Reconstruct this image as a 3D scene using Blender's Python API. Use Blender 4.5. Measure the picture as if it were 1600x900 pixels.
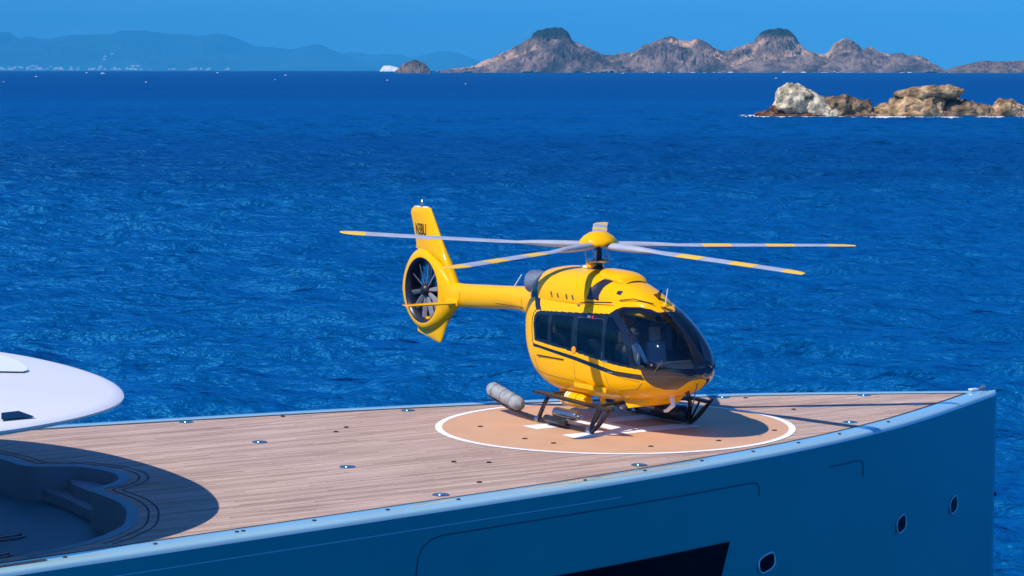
import bpy, bmesh, math, random
import numpy as np
from mathutils import Vector, Matrix, noise
random.seed(7); rng = np.random.default_rng(7)
for o in list(bpy.data.objects): bpy.data.objects.remove(o)
SC = bpy.context.scene; COL = SC.collection
# ------------------------------------------------------------------ camera, sky, sun, exposure
F, H = 3850.0, 7.3                     # focal length in photo pixels, eye height over the foredeck
PITCH = math.atan((450-103)/F)
cam = bpy.data.cameras.new("camera"); cam.lens = F/1600*36; cam.sensor_width = 36
cam.clip_start = 0.5; cam.clip_end = 90000
co = bpy.data.objects.new("camera", cam); COL.objects.link(co)
co.location = (0, 0, H); co.rotation_euler = (math.pi/2-PITCH, 0, 0); SC.camera = co
LD = Vector((2.573, 1.848, -3.62)).normalized()      # direction the sunlight travels
W = bpy.data.worlds.new("World"); SC.world = W; W.use_nodes = True
nt = W.node_tree; bg = nt.nodes["Background"]
sky = nt.nodes.new("ShaderNodeTexSky"); sky.sky_type = 'NISHITA'; sky.sun_disc = False
sky.sun_elevation = math.asin(-LD.z); sky.sun_rotation = math.atan2(-LD.x, -LD.y)
sky.air_density = 1.0; sky.dust_density = 0.3; sky.ozone_density = 3.0
tint = nt.nodes.new("ShaderNodeMix"); tint.data_type = 'RGBA'; tint.blend_type = 'MULTIPLY'
tint.inputs[0].default_value = 1.0; tint.inputs[7].default_value = (0.200, 0.755, 1.68, 1)
nt.links.new(sky.outputs[0], tint.inputs[6])
tc = nt.nodes.new("ShaderNodeTexCoord"); mp = nt.nodes.new("ShaderNodeMapping")
mp.inputs['Scale'].default_value = (9, 9, 60)
cn = nt.nodes.new("ShaderNodeTexNoise"); cn.inputs['Scale'].default_value = 1.6; cn.inputs['Detail'].default_value = 6
cr = nt.nodes.new("ShaderNodeMapRange"); cr.inputs[1].default_value = 0.5; cr.inputs[2].default_value = 0.85
cr.inputs[3].default_value = 0.0; cr.inputs[4].default_value = 0.55
cl = nt.nodes.new("ShaderNodeMix"); cl.data_type = 'RGBA'; cl.inputs[7].default_value = (2.0, 6.0, 10.5, 1)
nt.links.new(tc.outputs['Generated'], mp.inputs[0]); nt.links.new(mp.outputs[0], cn.inputs['Vector'])
nt.links.new(cn.outputs[0], cr.inputs[0]); nt.links.new(cr.outputs[0], cl.inputs[0])
nt.links.new(tint.outputs[2], cl.inputs[6]); nt.links.new(cl.outputs[2], bg.inputs[0])
bg.inputs[1].default_value = 0.10
sun = bpy.data.lights.new("sun", 'SUN'); sun.energy = 4.9; sun.angle = math.radians(0.5); sun.color = (1.0, 0.93, 0.84)
so = bpy.data.objects.new("sun", sun); COL.objects.link(so); so.location = (-20, -20, 40)
so.rotation_euler = LD.to_track_quat('-Z', 'Y').to_euler()
SC.view_settings.view_transform = 'Standard'; SC.view_settings.look = 'None'
SC.view_settings.exposure = 0.0; SC.view_settings.gamma = 1.0; SC.view_settings.use_curve_mapping = False

# ------------------------------------------------------------------ helpers
def un(px, py, z=0.0):                 # point on the level z seen in the photo at (px, py)
    u = (px-800)/F; v = (450-py)/F
    dy = math.cos(PITCH)+v*math.sin(PITCH); dz = -math.sin(PITCH)+v*math.cos(PITCH)
    t = (z-H)/dz
    return u*t, dy*t
def atdist(px, py, D):                 # point at distance D seen in the photo at (px, py)
    u = (px-800)/F; v = (450-py)/F
    dy = math.cos(PITCH)+v*math.sin(PITCH); dz = -math.sin(PITCH)+v*math.cos(PITCH)
    return u/dy*D, H+dz/dy*D
def pchip(xs, ys):
    xs = np.array(xs, float); ys = np.array(ys, float); h = np.diff(xs)
    h = h if ys.ndim == 1 else h[:, None]
    d = np.diff(ys, axis=0)/h
    m = np.zeros_like(ys); m[0] = d[0]; m[-1] = d[-1]
    p = d[:-1]*d[1:]
    with np.errstate(divide='ignore', invalid='ignore'):
        hm = 2*p/(d[:-1]+d[1:])
    m[1:-1] = np.where(p > 0, hm, 0)
    def f(x):
        x = np.clip(np.asarray(x, float), xs[0], xs[-1])
        i = np.clip(np.searchsorted(xs, x)-1, 0, len(xs)-2)
        hh = xs[i+1]-xs[i]; t = (x-xs[i])/hh
        if ys.ndim > 1: t = t[..., None]; hh = hh[..., None]
        return ((2*t**3-3*t**2+1)*ys[i]+(t**3-2*t**2+t)*hh*m[i]+(-2*t**3+3*t**2)*ys[i+1]+(t**3-t**2)*hh*m[i+1])
    return f
def inpoly(px, py, poly):
    c = np.zeros(px.shape, bool); n = len(poly); j = n-1
    for i in range(n):
        xi, yi = poly[i]; xj, yj = poly[j]
        if yi != yj:
            c ^= ((yi > py) != (yj > py)) & (px < (xj-xi)*(py-yi)/(yj-yi)+xi)
        j = i
    return c
def obj(name, V, Fc, mat, parent=None, smooth=True, sharp=None):
    me = bpy.data.meshes.new(name)
    V = [tuple(float(c) for c in v) for v in V]
    me.from_pydata(V, [], [tuple(int(i) for i in f) for f in Fc]); me.validate()
    if mat: me.materials.append(mat)
    if smooth: me.polygons.foreach_set('use_smooth', [True]*len(me.polygons))
    if sharp is not None and smooth: me.set_sharp_from_angle(angle=math.radians(sharp))
    me.update()
    o = bpy.data.objects.new(name, me); COL.objects.link(o)
    if parent: o.parent = parent
    return o
def obj_np(name, V, Q, mat, parent=None):
    me = bpy.data.meshes.new(name); n = len(Q)
    me.vertices.add(len(V)); me.vertices.foreach_set('co', np.asarray(V, np.float32).ravel())
    me.loops.add(n*4); me.loops.foreach_set('vertex_index', np.asarray(Q, np.int32).ravel())
    me.polygons.add(n); me.polygons.foreach_set('loop_start', np.arange(n, dtype=np.int32)*4)
    me.polygons.foreach_set('use_smooth', np.ones(n, bool))
    me.materials.append(mat); me.update(calc_edges=True); me.validate()
    o = bpy.data.objects.new(name, me); COL.objects.link(o)
    if parent: o.parent = parent
    return o
def tag(o, label=None, cat=None, group=None, kind=None):
    if label: o['label'] = label
    if cat: o['category'] = cat
    if group: o['group'] = group
    if kind: o['kind'] = kind
    return o
def empty(name, loc, rz=0):
    o = bpy.data.objects.new(name, None); COL.objects.link(o); o.location = loc; o.rotation_euler = (0, 0, rz)
    o.empty_display_size = 0.3
    return o
class MB:                              # collects shapes, then links them as one mesh
    def __init__(s): s.V = []; s.F = []
    def add(s, V, Fc):
        b = len(s.V); s.V += [tuple(v) for v in V]; s.F += [tuple(i+b for i in f) for f in Fc]; return s
    def box(s, c, d, rot=None, bev=0.0):
        hx, hy, hz = d[0]/2, d[1]/2, d[2]/2
        bm = bmesh.new(); bmesh.ops.create_cube(bm, size=1)
        for v in bm.verts: v.co = Vector((v.co.x*d[0], v.co.y*d[1], v.co.z*d[2]))
        if bev: bmesh.ops.bevel(bm, geom=bm.edges[:], offset=bev, segments=2, affect='EDGES', profile=0.6)
        M = Matrix.Translation(c) @ (rot.to_4x4() if rot else Matrix.Identity(4))
        bm.verts.ensure_lookup_table()
        s.add([M @ v.co for v in bm.verts], [[v.index for v in f.verts] for f in bm.faces]); bm.free(); return s
    def tube(s, pts, r, n=10, cap=True, rr=None):
        pts = [Vector(p) for p in pts]; V = []; Fc = []; up = None
        for i, p in enumerate(pts):
            d = (pts[min(i+1, len(pts)-1)]-pts[max(i-1, 0)]).normalized()
            if up is None: up = d.orthogonal().normalized()
            else: up = (up-d*up.dot(d)).normalized()
            w_ = d.cross(up); ri = rr[i] if rr else r
            for k in range(n):
                a = 2*math.pi*k/n; V.append(p+(up*math.cos(a)+w_*math.sin(a))*ri)
        for i in range(len(pts)-1):
            for k in range(n): Fc.append((i*n+k, i*n+(k+1) % n, (i+1)*n+(k+1) % n, (i+1)*n+k))
        if cap: Fc.append(tuple(range(n))[::-1]); Fc.append(tuple((len(pts)-1)*n+k for k in range(n)))
        return s.add(V, Fc)
    def lathe(s, prof, c=(0, 0, 0), n=24, rot=None):   # prof (r, z)
        M = Matrix.Translation(c) @ (rot.to_4x4() if rot else Matrix.Identity(4)); V = []; Fc = []
        for r, z in prof:
            for k in range(n):
                a = 2*math.pi*k/n; V.append(M @ Vector((r*math.cos(a), r*math.sin(a), z)))
        for i in range(len(prof)-1):
            for k in range(n): Fc.append((i*n+k, i*n+(k+1) % n, (i+1)*n+(k+1) % n, (i+1)*n+k))
        return s.add(V, Fc)
    def prism(s, poly, axis_pt, thick):                # poly of 3D points, extruded by vector
        n = len(poly); t = Vector(thick); P = [Vector(p) for p in poly]
        return s.add(P+[p+t for p in P], [tuple(range(n))[::-1], tuple(range(n, 2*n))]+[(i, (i+1) % n, n+(i+1) % n, n+i) for i in range(n)])
    def build(s, name, mat, parent=None, smooth=True, sharp=35): return obj(name, s.V, s.F, mat, parent, smooth, sharp)
RX = lambda a: Matrix.Rotation(a, 3, 'X')
RY = lambda a: Matrix.Rotation(a, 3, 'Y')
RZ = lambda a: Matrix.Rotation(a, 3, 'Z')
def loft(st, xs, n, closed_ends=True):
    f = pchip(st[:, 0], st[:, 1:]); P = f(xs)
    th = np.linspace(0, 2*np.pi, n, endpoint=False)+0.5*np.pi/n
    s_, c_ = np.sin(th), np.cos(th); V = np.zeros((len(xs), n, 3))
    zb, zt, hw, zw, n1, n2 = [P[:, k][:, None] for k in range(6)]
    ex = np.where(s_ > 0, n1, n2)
    V[..., 0] = np.asarray(xs)[:, None]
    r_ = (np.abs(c_)**ex+np.abs(s_)**ex)**(-1/ex)
    V[..., 1] = hw*c_*r_
    V[..., 2] = zw+np.where(s_ > 0, zt-zw, zw-zb)*s_*r_
    return V
def quads(m, n):
    i = np.arange(m-1)[:, None]; k = np.arange(n)[None]
    return np.stack([i*n+k, i*n+(k+1) % n, (i+1)*n+(k+1) % n, (i+1)*n+k], -1).reshape(-1, 4)
def sub(V, Q, mask):
    Q = Q[mask]; u, inv = np.unique(Q, return_inverse=True)
    return V[u], inv.reshape(Q.shape)

# ------------------------------------------------------------------ materials
def mat(name, col, rough=0.5, metal=0.0, coat=0.0, var=0.0, vscale=3.0, bump=0.0, bscale=20.0, col2=None, spec=0.5, coords='Object'):
    m = bpy.data.materials.new(name); m.use_nodes = True; t = m.node_tree; b = t.nodes['Principled BSDF']
    b.inputs['Roughness'].default_value = rough; b.inputs['Metallic'].default_value = metal
    b.inputs['Coat Weight'].default_value = coat; b.inputs['Coat Roughness'].default_value = 0.06
    b.inputs['Specular IOR Level'].default_value = spec
    b.inputs['Base Color'].default_value = (*col, 1)
    tcn = t.nodes.new('ShaderNodeTexCoord')
    if var or col2:
        nz = t.nodes.new('ShaderNodeTexNoise'); nz.inputs['Scale'].default_value = vscale; nz.inputs['Detail'].default_value = 5
        mx = t.nodes.new('ShaderNodeMix'); mx.data_type = 'RGBA'
        c2 = col2 or tuple(max(0, c*(1-var)) for c in col)
        mx.inputs[6].default_value = (*col, 1); mx.inputs[7].default_value = (*c2, 1)
        r = t.nodes.new('ShaderNodeMapRange'); r.inputs[1].default_value = .35; r.inputs[2].default_value = .65
        t.links.new(tcn.outputs[coords], nz.inputs['Vector']); t.links.new(nz.outputs[0], r.inputs[0])
        t.links.new(r.outputs[0], mx.inputs[0]); t.links.new(mx.outputs[2], b.inputs['Base Color'])
    if bump:
        n2 = t.nodes.new('ShaderNodeTexNoise'); n2.inputs['Scale'].default_value = bscale; n2.inputs['Detail'].default_value = 6
        bp = t.nodes.new('ShaderNodeBump'); bp.inputs['Strength'].default_value = 1.0; bp.inputs['Distance'].default_value = bump
        t.links.new(tcn.outputs[coords], n2.inputs['Vector']); t.links.new(n2.outputs[0], bp.inputs['Height']); t.links.new(bp.outputs[0], b.inputs['Normal'])
    return m
M = {}
M['yellow'] = mat('yellow_paint', (.97, .47, .0), .25, coat=.20, var=.03, vscale=1.2, spec=.08)
M['black'] = mat('black_gloss_paint', (.008, .009, .012), .12, coat=.5)
M['chin'] = mat('dark_chin_paint', (.02, .012, .014), .08, coat=1.0)
M['dark'] = mat('dark_interior', (.03, .034, .045), .8)
M['navy'] = mat('navy_and_bag_shade', (.012, .016, .035), .35)
M['grey'] = mat('rotor_grey', (.42, .45, .50), .45, var=.15, vscale=4)
M['band'] = mat('rotor_yellow_band', (.90, .55, .03), .45)
M['cap_yellow'] = M['yellow']
M['steel'] = mat('steel', (.42, .43, .46), .25, metal=.9, var=.3, vscale=15)
M['chrome'] = mat('chrome', (.7, .72, .75), .08, metal=1.0)
M['rim'] = mat('porthole_rim', (.55, .60, .66), .25, metal=.6)
M['darkmetal'] = mat('dark_metal', (.035, .035, .042), .4, metal=.4, var=.4, vscale=12)
M['rubber'] = mat('black_rubber', (.012, .012, .013), .7)
M['exhaust'] = mat('exhaust_metal', (.19, .23, .31), .5, metal=.2, var=.35, vscale=8)
M['canvas'] = mat('float_canvas', (.34, .37, .38), .85, var=.3, vscale=7, bump=.02, bscale=9)
M['white'] = mat('white_paint', (.78, .79, .80), .35, coat=.3)
M['tan'] = mat('tan_leather', (.55, .36, .22), .6)
M['cream'] = mat('cream_webbing', (.85, .72, .48), .8)
M['seat'] = mat('grey_seat', (.22, .25, .32), .8)
M['skin'] = mat('skin', (.52, .27, .19), .55)
M['shirt'] = mat('pilot_shirt', (.85, .86, .88), .8, var=.2, vscale=9)
M['trousers'] = mat('trousers', (.05, .045, .07), .8)
M['orange'] = mat('orange_decal', (.9, .2, .01), .4, col2=(.9, .45, .02), vscale=25)
M['red'] = mat('red_decal', (.75, .02, .07), .4)
M['gunwale'] = mat('hull_paint_sunlit_tone', (.33, .55, .60), .16, coat=.45, var=.04, vscale=.6)  # hull paint made lighter, sun and sky sheen put into the colour
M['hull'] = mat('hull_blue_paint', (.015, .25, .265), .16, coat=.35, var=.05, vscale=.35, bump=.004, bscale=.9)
M['seam'] = mat('hull_seam', (.006, .07, .12), .5)
M['windowdark'] = mat('hull_window_glass', (.001, .001, .005), .05, spec=.08)
M['roof'] = mat('superstructure_white', (.80, .79, .77), .40, var=.03, vscale=.3, spec=.15)
M['glarewhite'] = mat('roof_glare_white', (.97, .97, .96), .3, spec=.2)  # whiter roof tone, the sun's highlight is put into this colour
M['padwhite'] = mat('marking_white', (.92, .92, .90), .7, var=.06, vscale=6, spec=.1)
M['pad'] = mat('helipad_orange', (.66, .355, .185), .6, col2=(.70, .40, .22), vscale=1.3)
M['fit'] = mat('fitting_blue_steel', (.10, .28, .42), .25, metal=.7)
M['caulk'] = mat('dark_caulk', (.03, .035, .045), .7)
M['well'] = mat('well_grey_paint', (.24, .31, .38), .5, var=.08)
M['wellfloor'] = mat('well_floor', (.04, .22, .28), .5, var=.15, vscale=1.5)
M['foam'] = mat('foam', (.80, .84, .86), .9)
M['boat'] = mat('boat_white', (.85, .85, .85), .5)

def glassmat(name, tintc, refl=1.0):
    m = bpy.data.materials.new(name); m.use_nodes = True; t = m.node_tree; t.nodes.clear()
    out = t.nodes.new('ShaderNodeOutputMaterial'); mx = t.nodes.new('ShaderNodeMixShader'); fr = t.nodes.new('ShaderNodeFresnel')
    fr.inputs[0].default_value = 1.5; tr = t.nodes.new('ShaderNodeBsdfTransparent'); tr.inputs[0].default_value = (*tintc, 1)
    gl = t.nodes.new('ShaderNodeBsdfGlossy'); gl.inputs['Roughness'].default_value = .015; gl.inputs[0].default_value = (refl, refl, refl, 1)
    t.links.new(fr.outputs[0], mx.inputs[0]); t.links.new(tr.outputs[0], mx.inputs[1]); t.links.new(gl.outputs[0], mx.inputs[2])
    t.links.new(mx.outputs[0], out.inputs[0]); return m
M['glass'] = glassmat('tinted_cabin_glass', (.30, .33, .36))
M['windscreen'] = glassmat('windscreen_glass', (.94, .95, .97))

def teak():
    m = bpy.data.materials.new('weathered_teak'); m.use_nodes = True; t = m.node_tree; N = t.nodes; L = t.links; b = N['Principled BSDF']
    b.inputs['Roughness'].default_value = .7; b.inputs['Specular IOR Level'].default_value = .25
    tcn = N.new('ShaderNodeTexCoord'); sp = N.new('ShaderNodeSeparateXYZ'); L.new(tcn.outputs['Object'], sp.inputs[0])
    def math_(op, a, bb=None, c=None):
        n = N.new('ShaderNodeMath'); n.operation = op
        for i, v in enumerate((a, bb, c)):
            if v is None: continue
            if isinstance(v, (int, float)): n.inputs[i].default_value = v
            else: L.new(v, n.inputs[i])
        return n.outputs[0]
    PW = .075
    yb = math_('DIVIDE', sp.outputs[1], PW); row = math_('FLOOR', yb); fr = math_('FRACT', yb)
    w1 = N.new('ShaderNodeTexWhiteNoise'); w1.noise_dimensions = '1D'; L.new(row, w1.inputs['W'])
    xs = math_('ADD', math_('DIVIDE', sp.outputs[0], 3.1), math_('MULTIPLY', w1.outputs[0], 7.0))
    xr = math_('FLOOR', xs); xf = math_('FRACT', xs)
    cv = N.new('ShaderNodeCombineXYZ'); L.new(row, cv.inputs[0]); L.new(xr, cv.inputs[1])
    w2 = N.new('ShaderNodeTexWhiteNoise'); w2.noise_dimensions = '2D'; L.new(cv.outputs[0], w2.inputs['Vector'])
    mp_ = N.new('ShaderNodeMapping'); mp_.inputs['Scale'].default_value = (.35, 6, 1); L.new(tcn.outputs['Object'], mp_.inputs[0])
    g = N.new('ShaderNodeTexNoise'); g.inputs['Scale'].default_value = 2.2; g.inputs['Detail'].default_value = 7; L.new(mp_.outputs[0], g.inputs['Vector'])
    g2 = N.new('ShaderNodeTexNoise'); g2.inputs['Scale'].default_value = .5; g2.inputs['Detail'].default_value = 4; L.new(tcn.outputs['Object'], g2.inputs['Vector'])
    tone = math_('ADD', math_('MULTIPLY', w2.outputs[0], .42), math_('MULTIPLY', g.outputs[0], .65))
    tone = math_('ADD', tone, math_('MULTIPLY', g2.outputs[0], .35))
    ramp = N.new('ShaderNodeValToRGB'); L.new(math_('MULTIPLY', tone, .7), ramp.inputs[0])
    ramp.color_ramp.elements[0].position = .25; ramp.color_ramp.elements[0].color = (.31, .195, .14, 1)
    ramp.color_ramp.elements[1].position = .75; ramp.color_ramp.elements[1].color = (.71, .51, .39, 1)
    edge = math_('LESS_THAN', fr, .07); end = math_('LESS_THAN', xf, .004)
    gap = math_('MAXIMUM', edge, end)
    mx = N.new('ShaderNodeMix'); mx.data_type = 'RGBA'; L.new(math_('MULTIPLY', gap, .75), mx.inputs[0]); L.new(ramp.outputs[0], mx.inputs[6]); mx.inputs[7].default_value = (.05, .045, .045, 1)
    L.new(mx.outputs[2], b.inputs['Base Color']); return m
M['teak'] = teak()

def sea_mat():
    m = bpy.data.materials.new('sea_water'); m.use_nodes = True; t = m.node_tree; N = t.nodes; L = t.links; N.clear()
    g = N.new('ShaderNodeNewGeometry'); out_ = N.new('ShaderNodeOutputMaterial')
    def nz(scale, sx, sy, det, rough=.55, ang=.5, dist=0.0):
        mp_ = N.new('ShaderNodeMapping'); mp_.inputs['Scale'].default_value = (sx, sy, 1); mp_.inputs['Rotation'].default_value = (0, 0, ang)
        n = N.new('ShaderNodeTexNoise'); n.inputs['Scale'].default_value = scale; n.inputs['Detail'].default_value = det; n.inputs['Roughness'].default_value = rough
        n.inputs['Distortion'].default_value = dist
        L.new(g.outputs['Position'], mp_.inputs[0]); L.new(mp_.outputs[0], n.inputs['Vector']); return n.outputs[0]
    big = nz(.006, .25, 1.0, 4, .6, .05); sp_ = N.new('ShaderNodeSeparateXYZ'); L.new(g.outputs['Position'], sp_.inputs[0])
    def mth(op, a, b_=None, c=None):
        n = N.new('ShaderNodeMath'); n.operation = op
        for q, v in enumerate((a, b_, c)):
            if v is None: continue
            if isinstance(v, (int, float)): n.inputs[q].default_value = v
            else: L.new(v, n.inputs[q])
        return n.outputs[0]
    # water colour by distance: bright near, a painted cloud-shadow band, then darker far out
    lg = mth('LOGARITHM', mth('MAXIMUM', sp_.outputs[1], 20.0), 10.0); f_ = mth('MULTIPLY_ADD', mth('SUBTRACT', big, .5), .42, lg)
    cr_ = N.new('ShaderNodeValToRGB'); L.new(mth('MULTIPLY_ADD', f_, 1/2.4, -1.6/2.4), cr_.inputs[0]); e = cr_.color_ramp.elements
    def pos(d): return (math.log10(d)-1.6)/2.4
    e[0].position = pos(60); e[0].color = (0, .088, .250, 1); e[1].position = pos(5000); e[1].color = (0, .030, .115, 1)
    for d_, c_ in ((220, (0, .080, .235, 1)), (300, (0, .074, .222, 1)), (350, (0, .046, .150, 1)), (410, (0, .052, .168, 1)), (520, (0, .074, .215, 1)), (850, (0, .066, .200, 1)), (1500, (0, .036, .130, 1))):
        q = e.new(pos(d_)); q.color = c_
    prev = None
    for sc_, dist, hgt, sx, sy, an in ((.05, 0.0, 2.6, .5, 1.2, .1), (.42, .0, 1.7, .45, 1.25, -.06), (1.5, .1, .28, .7, 1.2, .15)):
        h = nz(sc_, sx, sy, 5, .55, an, dist)
        bp = N.new('ShaderNodeBump'); bp.inputs['Strength'].default_value = 1.0; bp.inputs['Distance'].default_value = hgt
        L.new(h, bp.inputs['Height'])
        if prev: L.new(prev, bp.inputs['Normal'])
        prev = bp.outputs[0]
    df = N.new('ShaderNodeBsdfDiffuse'); gl = N.new('ShaderNodeBsdfGlossy'); gl.inputs['Roughness'].default_value = .30; gl.inputs['Color'].default_value = (.08, .55, .90, 1)
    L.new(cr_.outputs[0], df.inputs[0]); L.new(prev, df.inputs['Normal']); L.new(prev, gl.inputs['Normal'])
    fr = N.new('ShaderNodeFresnel'); fr.inputs[0].default_value = 1.33; L.new(prev, fr.inputs['Normal'])
    mn = N.new('ShaderNodeMath'); mn.operation = 'MINIMUM'; L.new(fr.outputs[0], mn.inputs[0]); mn.inputs[1].default_value = .35
    mx = N.new('ShaderNodeMixShader'); L.new(mn.outputs[0], mx.inputs[0]); L.new(df.outputs[0], mx.inputs[1]); L.new(gl.outputs[0], mx.inputs[2])
    L.new(mx.outputs[0], out_.inputs[0]); return m
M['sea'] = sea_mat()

def rock_mat(name, c1, c2, c3, sc, ztop=None, zc=None, bump=1.0, bs=.2, spots=None):
    m = bpy.data.materials.new(name); m.use_nodes = True; t = m.node_tree; N = t.nodes; L = t.links; b = N['Principled BSDF']
    b.inputs['Roughness'].default_value = .95; b.inputs['Specular IOR Level'].default_value = .1
    tcn = N.new('ShaderNodeTexCoord'); co_ = tcn.outputs['Object']
    n1 = N.new('ShaderNodeTexNoise'); n1.inputs['Scale'].default_value = sc; n1.inputs['Detail'].default_value = 7; n1.inputs['Roughness'].default_value = .65; L.new(co_, n1.inputs['Vector'])
    rp = N.new('ShaderNodeValToRGB'); L.new(n1.outputs[0], rp.inputs[0]); e = rp.color_ramp.elements
    e[0].position = .36; e[0].color = (*c1, 1); e[1].position = .62; e[1].color = (*c3, 1)
    x = e.new(.5); x.color = (*c2, 1)
    col = rp.outputs[0]
    if ztop:
        sp = N.new('ShaderNodeSeparateXYZ'); L.new(co_, sp.inputs[0])
        n3 = N.new('ShaderNodeTexNoise'); n3.inputs['Scale'].default_value = sc*.5; n3.inputs['Detail'].default_value = 5; L.new(co_, n3.inputs['Vector'])
        ad = N.new('ShaderNodeMath'); ad.operation = 'MULTIPLY_ADD'; L.new(n3.outputs[0], ad.inputs[0]); ad.inputs[1].default_value = ztop[2]; L.new(sp.outputs[2], ad.inputs[2])
        mr = N.new('ShaderNodeMapRange'); L.new(ad.outputs[0], mr.inputs[0]); mr.inputs[1].default_value = ztop[0]; mr.inputs[2].default_value = ztop[1]
        mx = N.new('ShaderNodeMix'); mx.data_type = 'RGBA'; L.new(mr.outputs[0], mx.inputs[0]); L.new(col, mx.inputs[6]); mx.inputs[7].default_value = (*zc, 1); col = mx.outputs[2]
    L.new(col, b.inputs['Base Color'])
    n2 = N.new('ShaderNodeTexNoise'); n2.inputs['Scale'].default_value = bs; n2.inputs['Detail'].default_value = 8; L.new(co_, n2.inputs['Vector'])
    bp = N.new('ShaderNodeBump'); bp.inputs['Distance'].default_value = bump; L.new(n2.outputs[0], bp.inputs['Height']); L.new(bp.outputs[0], b.inputs['Normal'])
    return m

# ------------------------------------------------------------------ sea (curved like the earth), haze
SEA = -7.0; RE = 7.4e6
def sealevel(d): return SEA-d*d/(2*RE)
rr = np.concatenate([[0, 12, 25], np.arange(38, 120, .40), np.arange(120, 420, .55), np.geomspace(421, 1500, 380), np.geomspace(1520, 19000, 60)])
fine = np.radians(np.arange(90-19, 90+19.01, .075)); th = np.concatenate([fine, np.radians(np.arange(90+19+4, 360+90-19-3.9, 4.0))]); nA = len(th)
RR, TT = np.meshgrid(rr, th, indexing='ij'); X_ = RR*np.cos(TT); Y_ = RR*np.sin(TT); Hs = np.zeros_like(X_)
wr = np.random.default_rng(5); inner = (TT < np.radians(109.5)) & (TT > np.radians(70.5))
env = .85+.22*np.sin(X_*.021+1.3*np.sin(Y_*.013))*np.sin(Y_*.017+1.1)
for k in range(64):
    lam = 1.5*(6.5/1.5)**wr.random() if k > 4 else wr.uniform(9, 22); a_ = wr.normal(np.radians(266), .27); kk = 2*math.pi/lam
    amp = .0200*lam*(.85 if k > 4 else .10)
    fade = np.clip(2.0-RR/(lam*95), 0, 1) if k > 6 else np.clip(3-RR/900, 0, 1)
    ph = (X_*math.cos(a_)+Y_*math.sin(a_))*kk+wr.uniform(0, 6.28)+.6*np.sin(X_*.05*wr.random()+Y_*.04*wr.random())
    Hs += amp*fade*(np.sin(ph)+.22*np.sin(2*ph+1.57))
Hs *= env*np.clip((RR-30)/10, 0, 1)*np.where(inner, 1, 0)
V = np.stack([X_, Y_, sealevel(RR)+Hs], -1).reshape(-1, 3)
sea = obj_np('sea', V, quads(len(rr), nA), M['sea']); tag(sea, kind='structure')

hz = MB().box((0, 22000, 450), (60000, 66000, 1300)); 
hm = bpy.data.materials.new('haze_air'); hm.use_nodes = True; hm.node_tree.nodes.clear()
ho = hm.node_tree.nodes.new('ShaderNodeOutputMaterial'); pv = hm.node_tree.nodes.new('ShaderNodeVolumePrincipled')
pv.inputs['Color'].default_value = (.075, .56, 1.0, 1); pv.inputs['Density'].default_value = 4.3e-5; pv.inputs['Anisotropy'].default_value = -0.3
hm.node_tree.links.new(pv.outputs[0], ho.inputs['Volume'])
haze = hz.build('haze', hm, smooth=False); tag(haze, kind='stuff')

# ------------------------------------------------------------------ far land
def ridge(name, D, pts, front, back, mtl, nx=420, ny=46, amp=.18, nsc=None, detail=.02, seed=0, power=1.25, jag=.0, gx=1.0):
    pts = sorted(pts); X = [atdist(p[0], p[1], D)[0] for p in pts]; Z = [atdist(p[0], p[1], D)[1]-sealevel(D) for p in pts]
    f = pchip(X, np.maximum(Z, -3)); xs = np.linspace(X[0], X[-1], nx); nsc = nsc or 6/(max(Z))
    vs = np.concatenate([np.linspace(-1, 0, int(ny*.7), endpoint=False), np.linspace(0, 1, ny-int(ny*.7))])
    zm = max(Z); V = np.zeros((ny, nx, 3)); R = f(xs)
    for j, v in enumerate(vs):
        d = front if v < 0 else back; yy = v*d
        base = 1-abs(v)**power
        for i, x in enumerate(xs):
            p = Vector((x*nsc*.35, yy*nsc*.35, seed)); q = Vector((x*nsc*gx, yy*nsc*2.0, seed+4))
            wv = noise.fractal(p, 1.0, 2.0, 4); rg = abs(noise.fractal(q, .9, 2.1, 5))
            xw = x+wv*zm*.5*abs(v)
            r_ = float(np.interp(xw, xs, R))
            h = r_*base*(1-amp*2.2*rg*min(1, abs(v)*2.5+.08))+zm*detail*noise.fractal(q*1.3, .9, 2.1, 5)*(.4+abs(v))+wv*amp*zm*.5*abs(v)*base
            h += jag*zm*noise.fractal(Vector((x*nsc*2.5, seed, yy*nsc)), .7, 2.1, 5)
            V[j, i] = (x-X[0], yy, h-2.0*abs(v)**6)
    Vv = V.reshape(-1, 3); i = np.arange(ny-1)[:, None]*nx; k = np.arange(nx-1)[None]
    Q = np.stack([i+k, i+k+1, i+k+1+nx, i+k+nx], -1).reshape(-1, 4)
    o = obj_np(name, Vv, Q, mtl); o.location = (X[0], D, sealevel(D))
    def surf(px, v):
        x = atdist(px, 110, D)[0]; i_ = int(np.clip(np.searchsorted(xs, x), 1, nx-1)); j_ = int(np.argmin(abs(vs-v)))
        return Vector((x, D+vs[j_]*(front if v < 0 else back), V[j_, i_, 2]+sealevel(D)))
    return o, surf
M['farland'] = rock_mat('far_forest_land', (.006, .055, .07), (.01, .075, .08), (.03, .10, .10), .0012, bump=20, bs=.004)
M['island'] = rock_mat('island_rock', (.045, .042, .038), (.17, .12, .09), (.55, .34, .21), .013, ztop=(100, 114, 34), zc=(.022, .027, .024), bump=7, bs=.035)
M['islet'] = rock_mat('islet_rock', (.05, .04, .035), (.13, .09, .07), (.25, .17, .11), .05, bump=3, bs=.1)
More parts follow.
